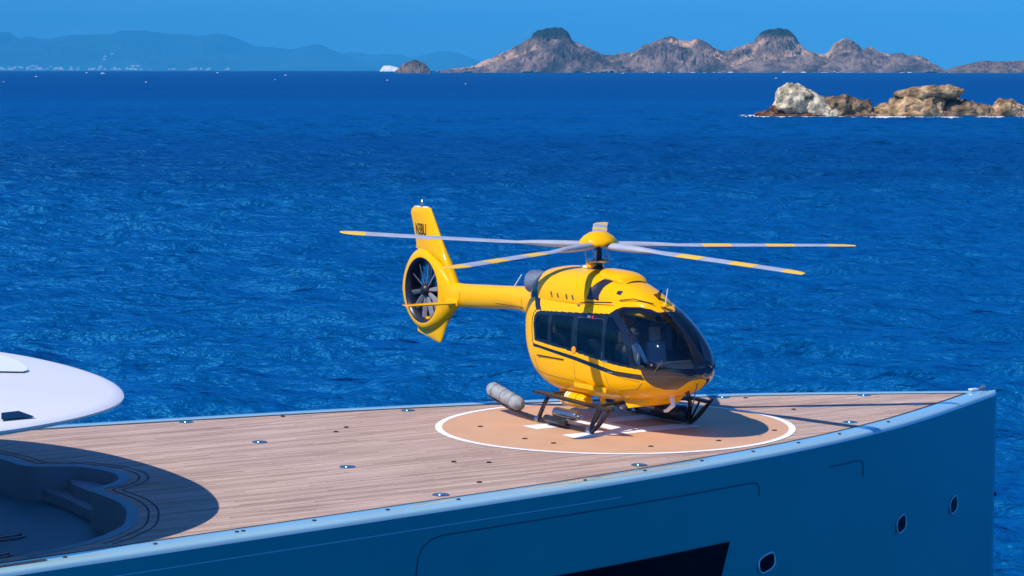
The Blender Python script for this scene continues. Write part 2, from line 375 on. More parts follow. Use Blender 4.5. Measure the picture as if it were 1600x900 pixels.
hills, farsurf = ridge('hills', 40000, [(-900, 108), (-760, 92), (-600, 78), (-480, 66), (-350, 72), (-220, 60), (-130, 66), (-60, 60), (-30, 52), (0, 50), (12, 50), (30, 60), (45, 57), (70, 61), (90, 58), (115, 54), (170, 53), (195, 47), (225, 48), (260, 52), (285, 53), (310, 56), (340, 52), (360, 56), (385, 66), (400, 72), (430, 74), (455, 77), (475, 73), (495, 69), (515, 76), (535, 84), (560, 92), (600, 104), (640, 112)], 3800, 3600, M['farland'], nx=800, ny=40, amp=.10, detail=.006, seed=3)
tag(hills, kind='structure')
h2, _ = ridge('hills', 46000, [(490, 112), (520, 90), (545, 82), (562, 82), (580, 86), (600, 84), (625, 86), (645, 90), (668, 84), (690, 80), (712, 82), (735, 90), (770, 104), (800, 112)], 2800, 2800, M['farland'], nx=260, ny=24, amp=.08, detail=.006, seed=9)
tag(h2, kind='structure')
isl, _ = ridge('island', 6500, [(690, 113), (720, 108), (742, 103), (765, 92), (785, 82), (805, 72), (822, 64), (829, 58), (834, 50), (848, 45), (866, 42), (880, 43), (889, 52), (893, 61), (905, 68), (925, 77), (950, 86), (965, 84), (982, 82), (990, 80), (1005, 70), (1018, 66), (1030, 62), (1045, 57), (1055, 58), (1068, 63), (1080, 62), (1090, 60), (1105, 66), (1122, 77), (1132, 79), (1143, 78), (1155, 72), (1165, 68), (1175, 67), (1184, 56), (1193, 47), (1202, 44), (1222, 44), (1232, 47), (1240, 54), (1248, 65), (1258, 76), (1272, 82), (1287, 84), (1296, 78), (1302, 68), (1310, 64), (1320, 60), (1330, 62), (1339, 68), (1348, 77), (1358, 72), (1366, 76), (1376, 81), (1390, 84), (1405, 82), (1415, 86), (1430, 87), (1445, 91), (1455, 98), (1464, 106), (1475, 113)], 210, 260, M['island'], nx=900, ny=70, amp=.36, detail=.06, seed=21, power=1.3, jag=.022, gx=1.0, nsc=.026)
tag(isl, kind='structure')
M['crag'] = rock_mat('island_front_crag', (.025, .03, .026), (.105, .078, .068), (.26, .18, .14), .014, bump=5, bs=.045)
for k_, (dd_, pf_) in enumerate(((6330, [(712, 113), (742, 107), (775, 98), (805, 90), (835, 78), (852, 68), (868, 61), (882, 63), (896, 72), (920, 83), (950, 94), (985, 103), (1030, 113)]),
        (6345, [(955, 113), (975, 100), (992, 84), (1008, 74), (1024, 68), (1042, 66), (1062, 72), (1085, 76), (1108, 86), (1130, 98), (1160, 112)]),
        (6350, [(1120, 113), (1150, 101), (1178, 93), (1205, 96), (1232, 88), (1258, 86), (1280, 93), (1305, 104), (1325, 113)]),
        (6335, [(1262, 113), (1290, 98), (1312, 84), (1335, 80), (1362, 86), (1385, 88), (1410, 92), (1438, 97), (1458, 106), (1470, 113)]))):
    cg, _ = ridge('hill_spur', dd_, pf_, 95, 80, M['crag'], nx=330, ny=60, amp=.36, detail=.08, seed=60+k_*7, power=1.45, jag=.035, gx=1.0, nsc=.026); tag(cg, kind='structure')
i3, _ = ridge('island', 6000, [(1472, 114), (1485, 108), (1500, 103), (1520, 98), (1540, 95), (1560, 96), (1590, 95), (1640, 96), (1700, 104), (1760, 114)], 90, 120, M['islet'], nx=260, ny=40, amp=.30, detail=.06, seed=33, power=2.2, jag=.04)
tag(i3, kind='structure')
rk, _ = ridge('rocky_islet', 5600, [(618, 114), (624, 106), (631, 99), (640, 96), (648, 93), (655, 95), (663, 99), (669, 105), (674, 114)], 28, 34, M['islet'], nx=140, ny=40, amp=.30, detail=.08, seed=41, power=2.0, jag=.05)
tag(rk, 'small dark rocky islet on the horizon left of the long brown island', 'islet')
M['palecliff'] = rock_mat('pale_cliff', (.55, .52, .50), (.75, .72, .72), (.85, .84, .84), .05, bump=2, bs=.1)
wc, _ = ridge('cliff', 9000, [(594, 112), (597, 106), (600, 103), (608, 102.5), (616, 104), (622, 106), (632, 112)], 40, 40, M['palecliff'], nx=70, ny=20, amp=.15, detail=.08, seed=47, power=3, jag=.05)
tag(wc, 'low white cliff on the horizon just left of the small dark islet', 'cliff')

# small white houses on the far shore
clusters = [(8, .3, 3), (30, .5, 10), (45, .25, 8), (62, .3, 9), (72, .3, 6), (88, .3, 6), (104, .35, 8), (120, .35, 9), (132, .3, 6), (150, .28, 5), (162, .32, 3), (178, .12, 4), (205, .2, 6), (216, .25, 8), (232, .2, 5), (212, .75, 4), (256, .3, 4), (262, .22, 3), (277, .12, 3), (248, .05, 4), (265, .05, 4), (322, .05, 5), (350, .06, 5), (368, .05, 4), (395, .07, 3)]
hproto = []
for k, (w_, d_, h_) in enumerate(((16, 12, 8), (24, 12, 9), (12, 12, 13))):
    b_ = MB(); b_.box((0, 0, h_/2), (w_, d_, h_)); x_, y_ = w_/2+1, d_/2+1
    b_.add([(-x_, -y_, h_), (x_, -y_, h_), (x_, y_, h_), (-x_, y_, h_), (-x_*.5, 0, h_+3.5), (x_*.5, 0, h_+3.5)], [(0, 1, 5, 4), (2, 3, 4, 5), (1, 2, 5), (3, 0, 4)])
    hproto.append(b_)
M['house'] = mat('house_white', (.80, .78, .74), .8); first = {}
for (px, up, n) in clusters:
    for q in range(n):
        p = farsurf(px+rng.normal(0, 5), -1+up*(.25+.55*rng.random())*.6)
        k = int(rng.integers(0, 3))
        if k not in first: o = hproto[k].build('house', M['house'], smooth=False); first[k] = o
        else: o = first[k].copy(); COL.objects.link(o)
        s_ = rng.uniform(1.1, 2.4); o.scale = (s_*1.3, s_, s_); o.location = (p.x, p.y-3, max(p.z, sealevel(40000)+62)); o.rotation_euler = (0, 0, rng.uniform(-.5, .5))
        tag(o, 'tiny white house on the hazy blue far shore at left', 'house', 'white houses on the far shore')

# boats far out
def boat(px, py, L_, label, sail=False):
    x, y = None, None
    a = (py-102.6)/F; d = (a-math.sqrt(max(a*a-4*(-SEA+H)/(2*RE), 1e-12)))/(1/RE) if a*a > 2*14.3/RE else 12000
    X = atdist(px, py, d)[0]; r = empty('motor_boat', (X, d, sealevel(d)), rng.uniform(-.4, .4))
    b_ = MB(); b_.prism([(-L_/2, -L_*.13, 0), (L_*.3, -L_*.13, 0), (L_/2, 0, .1), (L_*.3, L_*.13, 0), (-L_/2, L_*.13, 0)], None, (0, 0, L_*.13))
    b_.build('hull', M['boat'], r, smooth=False)
    MB().box((-L_*.05, 0, L_*.2), (L_*.4, L_*.18, L_*.14), bev=L_*.02).build('cabin', M['boat'], r)
    if sail: MB().prism([(-.2*L_, 0, .3*L_), (.3*L_, 0, .3*L_), (.05*L_, .02, 1.0*L_)], None, (0, .05, 0)).build('sail', M['boat'], r, smooth=False)
    tag(r, label, 'boat', 'boats near the horizon')
boat(161, 115, 11, 'tiny white boat out at sea below the hazy town at far left')
boat(617, 110.9, 13, 'white boat directly in front of the white cliff and dark islet', True)
boat(683, 111, 8, 'small white boat just right of the dark islet, the left of two')
boat(690, 111, 8, 'small white boat right of the dark islet, the one nearer the long island')

# ------------------------------------------------------------------ reef of rocks
def blob(mb, c, r, seed, amp=.25, sc=.30, tilt=(0, 0, 0), sub_=5, strata=0.0, flat=1.0):
    bm = bmesh.new(); bmesh.ops.create_icosphere(bm, subdivisions=sub_, radius=1)
    Rm = Matrix.Rotation(tilt[2], 3, 'Z') @ Matrix.Rotation(tilt[1], 3, 'Y') @ Matrix.Rotation(tilt[0], 3, 'X'); V = []
    for v in bm.verts:
        p = v.co.copy(); n = p.normalized()
        p = Vector((math.copysign(abs(p.x)**.8, p.x)*r[0], math.copysign(abs(p.y)**.8, p.y)*r[1], math.copysign(abs(p.z)**.8, p.z)*r[2]))
        q = p*sc+Vector((seed*3.1, seed*1.7, seed))
        d = noise.fractal(q, .75, 2.1, 7)*amp*min(r)*1.1-abs(noise.fractal(q*.7+Vector((9, 2, 4)), .9, 2.2, 5))*amp*min(r)
        if strata: d += strata*math.sin(p.z*2.2+4*noise.noise(q*.4))*min(r)*.12
        p = p+n*d; V.append(Rm @ p+Vector(c))
    mb.add(V, [[v.index for v in f.verts] for f in bm.faces]); bm.free()
RD = 702.0
def rp(px, py): x, z = atdist(px, py, RD); return x, z-sealevel(RD)
def rock(name, label, mtl, blobs):
    x0 = rp(blobs[0][0], 180)[0]; mb = MB()
    for i, (px, pt, wpx, dep, kw) in enumerate(blobs):
        x, zt = rp(px, pt); w_ = wpx/F*RD/2; k = dict(kw); hh = k.pop('h', zt*1.25); dy = k.pop('dy', 0)
        blob(mb, (x-x0, dy, zt-hh/2), (w_, dep, hh/2), seed=i*7+px*.01, **k)
    o = mb.build(name, mtl, sharp=None); o.location = (x0, RD, sealevel(RD)); return tag(o, label, 'rock', 'reef rocks in the sea at right')
M['rock_pale'] = rock_mat('guano_pale_rock', (.07, .07, .045), (.42, .35, .23), (.86, .72, .48), .30, bump=.6, bs=.6)
M['rock_brown'] = rock_mat('brown_rock', (.035, .026, .018), (.17, .115, .065), (.34, .23, .13), .3, bump=.8, bs=.5)
M['rock_tan'] = rock_mat('tan_rock', (.055, .036, .02), (.34, .215, .105), (.68, .45, .235), .24, bump=.8, bs=.5)
M['rock_red'] = rock_mat('wet_red_rock', (.03, .018, .012), (.12, .055, .028), (.24, .12, .055), .8, bump=.3, bs=1.0)
rock('sea_rock', 'pale whitish boulder with a rounded head, tallest at the left of the reef', M['rock_pale'], [
    (1240, 131, 60, 6, dict(h=9.5, amp=.20, tilt=(0, .25, 0))), (1272, 146, 92, 5, dict(h=6.5, amp=.16, tilt=(0, .45, 0))), (1280, 157, 56, 4.5, dict(h=5.5, amp=.2, tilt=(0, .35, 0), dy=-2)), (1225, 138, 28, 4, dict(h=5, amp=.2)), (1300, 166, 46, 4, dict(h=4, amp=.22, dy=-2))])
rock('sea_rock', 'low reddish shelf of rock along the water under the pale boulder', M['rock_red'], [
    (1200, 172, 44, 4, dict(h=3.0, amp=.35)), (1215, 164, 26, 3, dict(h=3.5, amp=.3)), (1250, 176, 110, 6.5, dict(h=3.0, amp=.25, dy=-1)), (1330, 177, 110, 6, dict(h=2.6, amp=.25, dy=-1)), (1166, 179, 7, 1, dict(h=1.5))])
rock('sea_rock', 'brown low double hump of rock between the pale boulder and the big slab', M['rock_brown'], [
    (1308, 150, 56, 6, dict(h=8, amp=.3)), (1285, 151, 36, 5, dict(h=8, dy=3)), (1340, 154, 48, 5, dict(h=7, amp=.3, tilt=(0, .35, 0))), (1352, 166, 50, 5, dict(h=5, amp=.3, tilt=(0, .25, 0)))])
rock('sea_rock', 'big tan layered slab of rock with a beak overhanging on its right', M['rock_tan'], [
    (1398, 158, 80, 6, dict(h=8, amp=.25, tilt=(0, -.22, 0))), (1430, 146, 88, 7, dict(h=8, amp=.3, tilt=(0, -.12, 0))), (1440, 137, 84, 5, dict(h=3.6, amp=.3, strata=.6, tilt=(0, -.08, 0))), (1468, 134, 70, 5, dict(h=3.6, amp=.3, strata=.6)), (1492, 139, 30, 3.5, dict(h=1.5, amp=.25, tilt=(0, -.12, 0))), (1445, 160, 90, 7, dict(h=7, amp=.25, dy=2)), (1410, 172, 110, 7, dict(h=3, amp=.2))])
rock('sea_rock', 'low brown rock under the beak, between the big slab and the rightmost rock', M['rock_brown'], [
    (1505, 158, 66, 5, dict(h=6.5, amp=.25)), (1530, 163, 50, 5, dict(h=5, amp=.3)), (1490, 172, 90, 6, dict(h=3.5, amp=.25)), (1545, 174, 50, 5, dict(h=3)), (1492, 150, 50, 4, dict(h=8, dy=6, amp=.3))])
rock('sea_rock', 'rounded brown rock at the right end of the reef by the photo edge', M['rock_tan'], [
    (1570, 156, 50, 5, dict(h=7, amp=.25, strata=.4)), (1590, 163, 32, 4, dict(h=5, amp=.3)), (1555, 168, 40, 4, dict(h=4.5)), (1590, 173, 50, 4, dict(h=3))])
# foam round the reef and scattered whitecaps
fm = MB()
def strip(pxs, y_of, th_of):
    top = []; bot = []
    for px in pxs:
        y = y_of(px); t_ = th_of(px); a = un(px, y, SEA); b_ = un(px, y+t_, SEA)
        top.append((a[0], a[1], SEA+.15)); bot.append((b_[0], b_[1], SEA+.15))
    n = len(top); fm.add(top+bot, [(n+i, n+i+1, i+1, i) for i in range(n-1)])
nf = lambda x, s_: noise.fractal(Vector((x*s_, 3.3, 1.1)), .8, 2, 4)
strip(np.arange(1154, 1190, 1.), lambda x: 180.0+nf(x, .15), lambda x: max(.2, 2.2+2*nf(x, .3)))
strip(np.arange(1186, 1360, 1.), lambda x: 182.6+.5*nf(x, .1), lambda x: max(.25, .6+1.8*nf(x, .08)))
strip(np.arange(1355, 1610, 1.), lambda x: 181.6+1.2*nf(x, .04)-(x-1355)*.003, lambda x: max(1.3, 2.6+2.6*nf(x, .06)+1.0*nf(x, .4)))
for k in range(14):
    px = rng.uniform(0, 1600); py = 111.5+rng.random()**2*26; w_ = rng.uniform(1.5, 4.5)
    strip(np.linspace(px-w_/2, px+w_/2, 5), lambda x: py, lambda x: .12+.7*max(0, 1-(2*(x-px)/w_)**2))
for k in range(30):
    px = rng.choice([870, 930, 1040, 1130, 1250, 1290, 1330, 1420])+rng.normal(0, 22)
    a = (112.9-102.6)/F; X = atdist(px, 113, 6000)[0]; w_ = rng.uniform(2, 9)
    z_ = sealevel(6250); w_ *= .8
    fm.add([(X-w_, 6240, z_+.3), (X+w_, 6240, z_+.3), (X+w_*.5, 6270, z_+1.6+rng.random()*1.5), (X-w_*.7, 6270, z_+1.2)], [(0, 1, 2, 3)])
tag(fm.build('foam', M['foam'], smooth=False), kind='stuff')

# ------------------------------------------------------------------ yacht foredeck (ship frame: x to the bow, y to port)
CX, CY = 0.2866*H, 6.80*H
SA = math.radians(32.145)
yacht = empty('yacht', (CX, CY, 0), SA)
tag(yacht, 'blue yacht bow with teak foredeck, orange helipad and white roof overhang', 'yacht')
FW = Vector((math.cos(SA), math.sin(SA))); LF = Vector((-FW.y, FW.x)); CC = Vector((CX, CY))
def ship(px, py, z=0.0):
    q = Vector(un(px, py, z))-CC; return q.dot(FW), q.dot(LF)
OUT = pchip([-48, -30, -20, -15.8, -13.6, -11.3, -8.8, -6.1, -3.1, .7, 2.6, 5.04, 6.65, 8.3, 9.6, 10.3, 10.42],
            [8.7, 8.45, 7.8, 7.22, 6.9, 6.56, 6.2, 5.79, 5.27, 4.36, 3.78, 2.84, 2.08, 1.22, .52, .14, .03])
def out(s): return float(OUT(s))
CW = .50
def teakw(s): return max(out(s)-CW-.0*s, 0)
S_T = [s for s in np.concatenate([np.linspace(-47.5, -16, 20), np.linspace(-15.5, 9.30, 90), [9.55]])]
# seating well rim
half = [(-10.93, .1), (-11.02, .62), (-11.28, 1.08), (-11.85, 1.45), (-12.02, 1.75), (-12.05, 2.4), (-12.12, 3.0), (-12.35, 3.9), (-12.75, 4.72), (-13.1, 5.14), (-13.7, 5.62), (-14.5, 6.0), (-15.8, 6.32), (-20, 6.6), (-26, 6.8)]
def catm(P, n=6):
    P = [Vector(p) for p in P]; R = []
    for i in range(len(P)-1):
        a, b, c, d = P[max(i-1, 0)], P[i], P[i+1], P[min(i+2, len(P)-1)]
        for k in range(n):
            t = k/n; R.append(.5*((2*b)+(c-a)*t+(2*a-5*b+4*c-d)*t*t+(3*b-a-3*c+d)*t**3))
    R.append(P[-1]); return R
stbd = [(-10.93, -.1), (-11.07, -.57), (-11.4, -.98), (-11.85, -1.3), (-12.0, -1.7), (-12.0, -2.3), (-12.04, -2.84), (-12.2, -3.5), (-12.45, -4.1), (-12.77, -4.72), (-13.1, -5.1), (-13.7, -5.62), (-14.5, -6.0), (-15.8, -6.32), (-20, -6.6), (-26, -6.8)]
rim = [tuple(p) for p in catm(stbd, 5)[::-1]]+[tuple(p) for p in catm(half, 5)]
def fill(outer, inner, z, name, mtl, parent):
    bm = bmesh.new(); E_ = []
    for loop in (outer, inner):
        vs = [bm.verts.new((p[0], p[1], z)) for p in loop]
        for i in range(len(vs)): E_.append(bm.edges.new((vs[i], vs[(i+1) % len(vs)])))
        if not inner: break
    bmesh.ops.triangle_fill(bm, use_beauty=True, use_dissolve=False, edges=E_)
    bmesh.ops.recalc_face_normals(bm, faces=bm.faces)
    for f in bm.faces:
        if f.normal.z < 0: f.normal_flip()
    me = bpy.data.meshes.new(name); bm.to_mesh(me); bm.free(); me.materials.append(mtl)
    o = bpy.data.objects.new(name, me); COL.objects.link(o); o.parent = parent; return o
outer = [(s, -teakw(s)) for s in S_T if teakw(s) > 0.01]+[(9.62, 0)]+[(s, teakw(s)) for s in S_T[::-1] if teakw(s) > 0.01]
deck = fill(outer, rim, 0.0, 'teak_deck', M['teak'], yacht)
deck['label'] = 'weathered teak deck planks'
# hull with gunwale
prof = [(-CW, -.03), (-CW, .012), (-CW+.03, .020), (-.25, .018), (-.08, .005), (-.035, -.012), (-.010, -.040), (0, -.085), (0, -.16), (0, -.26), (0, -.4), (0, -.6), (0, -1.0), (0, -1.6), (0, -2.4), (0, -3.4), (0, -5), (0, -7.8)]
S_H = np.concatenate([np.linspace(-48, -16.5, 22), np.linspace(-16, 8, 100), np.linspace(8.2, 10.42, 24)])
FL = .030
def shell(idx, name, mtl):
    V = []; Fc = []; n = len(idx)
    for sd in (-1, 1):
        b0 = len(V)
        for s in S_H:
            w_ = out(s)
            for k in idx:
                o_, z_ = prof[k]; V.append((s, sd*max(w_*(1-FL*max(0, -z_-.085))+o_, 0.0), z_))
        m_ = len(S_H)
        for i in range(m_-1):
            for k in range(n-1):
                q = (b0+i*n+k, b0+i*n+k+1, b0+(i+1)*n+k+1, b0+(i+1)*n+k); Fc.append(q if sd == 1 else q[::-1])
    return obj(name, V, Fc, mtl, yacht, True, 50)
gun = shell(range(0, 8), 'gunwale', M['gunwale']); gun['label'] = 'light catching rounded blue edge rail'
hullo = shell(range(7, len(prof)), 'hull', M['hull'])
# stern closing and dark gutter line
gt = MB()
for sd in (-1, 1):
    for i in range(len(S_T)-1):
        a, b_ = S_T[i], S_T[i+1]
        if teakw(b_) < .02: continue
        gt.add([(a, sd*(teakw(a)-.11), .004), (b_, sd*(teakw(b_)-.11), .004), (b_, sd*teakw(b_), .004), (a, sd*teakw(a), .004)], [(0, 1, 2, 3) if sd == 1 else (3, 2, 1, 0)])
gt.build('gutter', M['caulk'], yacht, smooth=False)
# well: wall, floor, steps, grooves
WZ = -.62
wl = MB(); n = len(rim)
wl.add([(p[0], p[1], .0) for p in rim]+[(p[0]-.04, p[1]*.995, WZ) for p in rim], [(i, i+1, n+i+1, n+i) for i in range(n-1)]); wl.build('well_wall', M['well'], yacht, sharp=40)
fill([(p[0]+.05, p[1]*1.005) for p in rim], None, WZ, 'well_floor', M['wellfloor'], yacht)
lip = MB()
def offs(P, d):
    R = []
    for i in range(len(P)):
        a = Vector(P[max(i-1, 0)]); b = Vector(P[min(i+1, len(P)-1)]); t = (b-a).normalized(); R.append(Vector(P[i])+Vector((t.y, -t.x))*d)
    return R
def ring(mb, P, d0, d1, z):
    A = offs(P, d0); B = offs(P, d1); A = [(a.x, a.y, z) for a in A]; B = [(b.x, b.y, z) for b in B]; n = len(A)
    mb.add(A+B, [(i, i+1, n+i+1, n+i) for i in range(n-1)])
mid = [p for p in rim if p[0] > -15.2]
sgn = 1 if offs(mid, .5)[len(mid)//2].x > mid[len(mid)//2][0] else -1
M['wellrim'] = mat('well_rim_paint', (.09, .24, .30), .5)
ring(lip, mid, 0, sgn*.2, .006); ro = lip.build('well_rim', M['wellrim'], yacht, smooth=False)
for d in (.34, .50):
    g_ = MB(); ring(g_, [p for p in mid if p[0] > -13.9], sgn*d, sgn*(d+.035), .005); g_.build('groove', M['caulk'], yacht, smooth=False)
def slab(poly, z0, z1, name, mtl):
    mb = MB(); mb.prism([(p[0], p[1], z0) for p in poly], None, (0, 0, z1-z0)); return mb.build(name, mtl, yacht, smooth=False)
slab([(-11.62, -1.1), (-11.35, -.90), (-11.07, -.3), (-11.04, .5), (-11.34, 1.16), (-11.5, .5), (-11.52, -.3)], WZ+.01, -.22, 'step', M['well'])
slab([(-11.84, -1.28), (-11.4, -.93), (-11.07, -.3), (-11.04, .5), (-11.5, 1.22), (-11.76, 1.42), (-11.74, .2)], WZ+.01, -.42, 'step', M['well'])
# light outlines on the well floor
for (y0, y1) in ((841, 836), (869, 866)):
    tb = MB(); pts = [ship(-30, y0+5, WZ), ship(34 if y0 < 850 else 14, y1, WZ), ship(39 if y0 < 850 else 19, y1+2.5, WZ), ship(34 if y0 < 850 else 14, y1+5, WZ), ship(-30, y0+10, WZ)]
    tb.tube([(p[0], p[1], WZ+.02) for p in pts], .018, 6); tb.build('floor_rail', M['steel'], yacht)
# helipad
def disc(name, r0, r1, z, mtl, parent, n=128):
    V = []; Fc = []
    if r0 == 0:
        V = [(0, 0, z)]+[(r1*math.cos(2*math.pi*k/n), r1*math.sin(2*math.pi*k/n), z) for k in range(n)]; Fc = [(0, 1+k, 1+(k+1) % n) for k in range(n)]
    else:
        for r in (r0, r1): V += [(r*math.cos(2*math.pi*k/n), r*math.sin(2*math.pi*k/n), z) for k in range(n)]
        Fc = [(k, n+k, n+(k+1) % n, (k+1) % n) for k in range(n)]
    return obj(name, V, Fc, mtl, parent, False)
PR = .5013*H
pad = disc('helipad', 0, PR-.1, .005, M['pad'], yacht); disc('ring_marking', PR-.145, PR-.005, .009, M['padwhite'], pad)
hm_ = MB()
for t0, t1, s0, s1 in ((.48, 1.03, -1.58, 1.48), (-.97, -.42, -1.58, 1.48), (-.42, .48, -.32, .22)):
    hm_.add([(s0, t0, .009), (s1, t0, .009), (s1, t1, .009), (s0, t1, .009)], [(0, 1, 2, 3)])
hm_.build('letter_marking', M['padwhite'], pad, smooth=False)
# deck fittings
def fitting(s, t, r=.15, mtl=None, par=None):
    b_ = MB(); b_.lathe([(r, .002), (r, .014), (r*.86, .018), (r*.8, .012), (r*.45, .010), (r*.40, .022), (.001, .024)], (s, t, 0), 20); b_.build('tie_down', mtl or M['fit'], par or yacht)
for s, t in ((-7.14, 5.16), (-7.06, 1.94), (-7.03, -1.6), (-7.08, -5.05), (-2.42, 4.24), (-2.40, -4.27), (7.37, .94), (7.36, -.77), (4.42, -2.1), (4.5, 2.33)): fitting(s, t)
for px, py in ((750.5, 667), (820, 686), (865, 693), (1017, 698), (1210, 673), (1123, 689)):
    s, t = ship(px, py); fitting(s, t, .055, M['darkmetal'], pad)
for px, py in ((442, 651), (525, 675), (541, 668), (709, 722), (764, 723), (749, 754), (1165, 622), (1240, 640)):
    s, t = ship(px, py); fitting(s, t, .05, M['darkmetal'])
for k, px in enumerate((108, 250, 380, 390, 503, 620, 732, 930, 1022, 1107, 1185, 1255, 1320, 1398)):   # cap fittings
    s = ship(px, 0.5*(884-.2*px)+0.5*800 if False else np.interp(px, [0, 200, 400, 600, 800, 1000, 1200, 1300, 1400], [892, 862, 834, 806, 777, 745, 706, 686, 662]))[0]
    MB().lathe([(.035, .0), (.035, .03), (.03, .036), (.001, .036)], (s, -(out(s)-.27), 0), 10).build('gunwale_stud', M['darkmetal'], yacht)
# bow light and cleat block
bl = MB(); bl.box((9.80, .05, .07), (.22, .12, .04), bev=.015); bl.build('bow_chock', M['white'], yacht)
bl = MB(); bl.box((10.03, .0, .085), (.16, .11, .05), bev=.015).tube([(10.0, .05, .115), (10.08, -.03, .125)], .028, 10); bl.build('bow_light', M['steel'], yacht)
MB().box((10.40, 0, -2.35), (.10, .14, .10), bev=.02).build('stem_fitting', M['darkmetal'], yacht)
slot = MB(); 
for i in range(12):
    a, b_ = -18.5+i*.3, -18.5+(i+1)*.3
    slot.add([(a, -(out(a)-.3), .04), (b_, -(out(b_)-.3), .04), (b_, -(out(b_)-.22), .036), (a, -(out(a)-.22), .036)], [(3, 2, 1, 0)])
slot.build('gunwale_slot', M['caulk'], yacht, smooth=False)
# hull seams, window, portholes
def hp(s, z, off=.012): return (s, -(out(s)*(1-FL*max(0, -z-.085))+off), z)
def seam(pts, name='hull_seam'):
    P = []
    for (a, b_) in zip(pts[:-1], pts[1:]):
        n = max(2, int(abs(b_[0]-a[0])/.25)+2)
        P += [hp(a[0]+(b_[0]-a[0])*i/n, a[1]+(b_[1]-a[1])*i/n, .010) for i in range(n)]
    P.append(hp(*pts[-1], .010)); MB().tube(P, .009, 6).build(name, M['seam'], yacht)
seam([(-8.06, -3.5), (-8.06, -.85), (-7.98, -.66), (-7.82, -.55), (-7.6, -.50), (-4.2, -.50), (.0, -.52), (.18, -.54), (.28, -.62), (.30, -.8)])
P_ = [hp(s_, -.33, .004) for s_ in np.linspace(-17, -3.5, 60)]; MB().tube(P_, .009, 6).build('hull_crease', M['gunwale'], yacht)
seam([(2.5, -.54), (3.5, -.54), (3.68, -.57), (3.76, -.65), (3.78, -.9)])
ww = MB(); ss = np.linspace(-16, -.45, 60)
V = [hp(s, -1.59, .022) for s in ss]+[hp(s-(.35 if i == len(ss)-1 else .0), -2.75, .022) for i, s in enumerate(ss)]
n = len(ss); ww.add(V, [(i, n+i, n+i+1, i+1) for i in range(n-1)]); 
e = [hp(s, -1.59, .022) for s in ss]; e2 = [hp(s, -1.59, .0) for s in ss]; ww.add(e+e2, [(i, i+1, n+i+1, n+i) for i in range(n-1)])
ww.build('hull_window', M['windowdark'], yacht, sharp=30)
def porthole(s, z, w_, h_, ang=0):
    t0 = Vector(hp(s-.1, z)); t1 = Vector(hp(s+.1, z)); T = (t1-t0).normalized(); U = Vector((0, 0, 1)); Nn = T.cross(U).normalized()
    if Nn.y > 0: Nn = -Nn
    c = Vector(hp(s, z, .014)); m_ = 32; R = []
    def pt(a, k): 
        x = math.copysign(abs(math.cos(a))**.66, math.cos(a))*w_/2*k; y = math.copysign(abs(math.sin(a))**.66, math.sin(a))*h_/2*k
        x2 = x*math.cos(ang)-y*math.sin(ang); y2 = x*math.sin(ang)+y*math.cos(ang); return T*x2+U*y2
    mb = MB(); mb.tube([c+pt(2*math.pi*i/m_, 1)+Nn*.01 for i in range(m_+1)], .018, 8, cap=False); r_ = mb.build('porthole', M['rim'], yacht)
    mb = MB(); mb.add([c+Nn*.004]+[c+pt(2*math.pi*i/m_, .98)+Nn*.004 for i in range(m_)], [(0, 1+i, 1+(i+1) % m_) for i in range(m_)]); mb.build('porthole_glass', M['windowdark'], r_, smooth=False)
porthole(.72, -2.18, .50, .33, .24); porthole(5.50, -2.16, .44, .33, .28); porthole(8.02, -2.18, .42, .34, .28)
# white roof overhang
RC = Vector((-24, 0))
half_o = [(-11.72, 0), (-11.76, 1.0), (-11.9, 2.2), (-12.25, 3.5), (-12.75, 4.6), (-13.5, 5.5), (-14.5, 6.2), (-16, 6.75), (-19, 7.1), (-24, 7.3), (-30, 7.3)]
ho_ = catm(half_o, 5); ol = [(p.x, -p.y) for p in ho_[::-1][:-1]]+[tuple(p) for p in ho_]
RZ0 = 1.90; KS = [1, 1.002, .996, .985, .96, .92, .86, .78, .66, .5, .3, .1]
def rz(k): return RZ0+.10+.55*(1-min(k, 1)**3.2)**.8 if k < .99 else RZ0+.06
RZS = [RZ0+.03, RZ0+.07, RZ0+.11]+[None]*9
def rzk(k): return RZ0+.115+.50*(1-(k/.996)**2.6)
V = []; n = len(ol)
for k, z in zip(KS, RZS):
    z = z if z is not None else rzk(k)
    V += [(RC.x+(p[0]-RC.x)*k, RC.y+(p[1]-RC.y)*k, z) for p in ol]
for k, z in ((.990, RZ0+.02), (.982, RZ0-.03), (.5, RZ0-.1)):
    V += [(RC.x+(p[0]-RC.x)*k, RC.y+(p[1]-RC.y)*k, z) for p in ol]
m_ = len(KS)
Fc = [(j*n+i, j*n+i+1, (j+1)*n+i+1, (j+1)*n+i) for j in range(m_-1) for i in range(n-1)]
Fc += [(i+1, i, m_*n+i, m_*n+i+1) for i in range(n-1)]
Fc += [(m_*n+(j)*n+i+1, m_*n+j*n+i, m_*n+(j+1)*n+i, m_*n+(j+1)*n+i+1) for j in range(2) for i in range(n-1)]
roof = obj('roof_overhang', V, Fc, M['roof'], yacht, True, 60); roof['label'] = 'glossy white rounded roof overhang'
def kof(s, t):
    lo, hi = 0.01, 1.2
    for _ in range(30):
        k = (lo+hi)/2
        if inpoly(np.array([RC.x+(s-RC.x)/k]), np.array([t/k]), ol+[(-30, 0)])[0]: hi = k
        else: lo = k
    return hi
def onroof(px, py, dz=.03):
    z = 2.1
    for _ in range(8): s, t = ship(px, py, z); z = rzk(min(kof(s, t), .99))+dz
    return (s, t, z)
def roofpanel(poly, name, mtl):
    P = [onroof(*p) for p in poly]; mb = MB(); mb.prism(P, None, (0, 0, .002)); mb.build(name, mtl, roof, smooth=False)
roofpanel([(-20, 553), (0, 555), (14, 558), (28, 564), (40, 572), (44, 578), (36, 580.5), (0, 580), (-20, 580)], 'roof_glare_patch', M['glarewhite'])  # sun highlight on the roof, painted in as a whiter panel
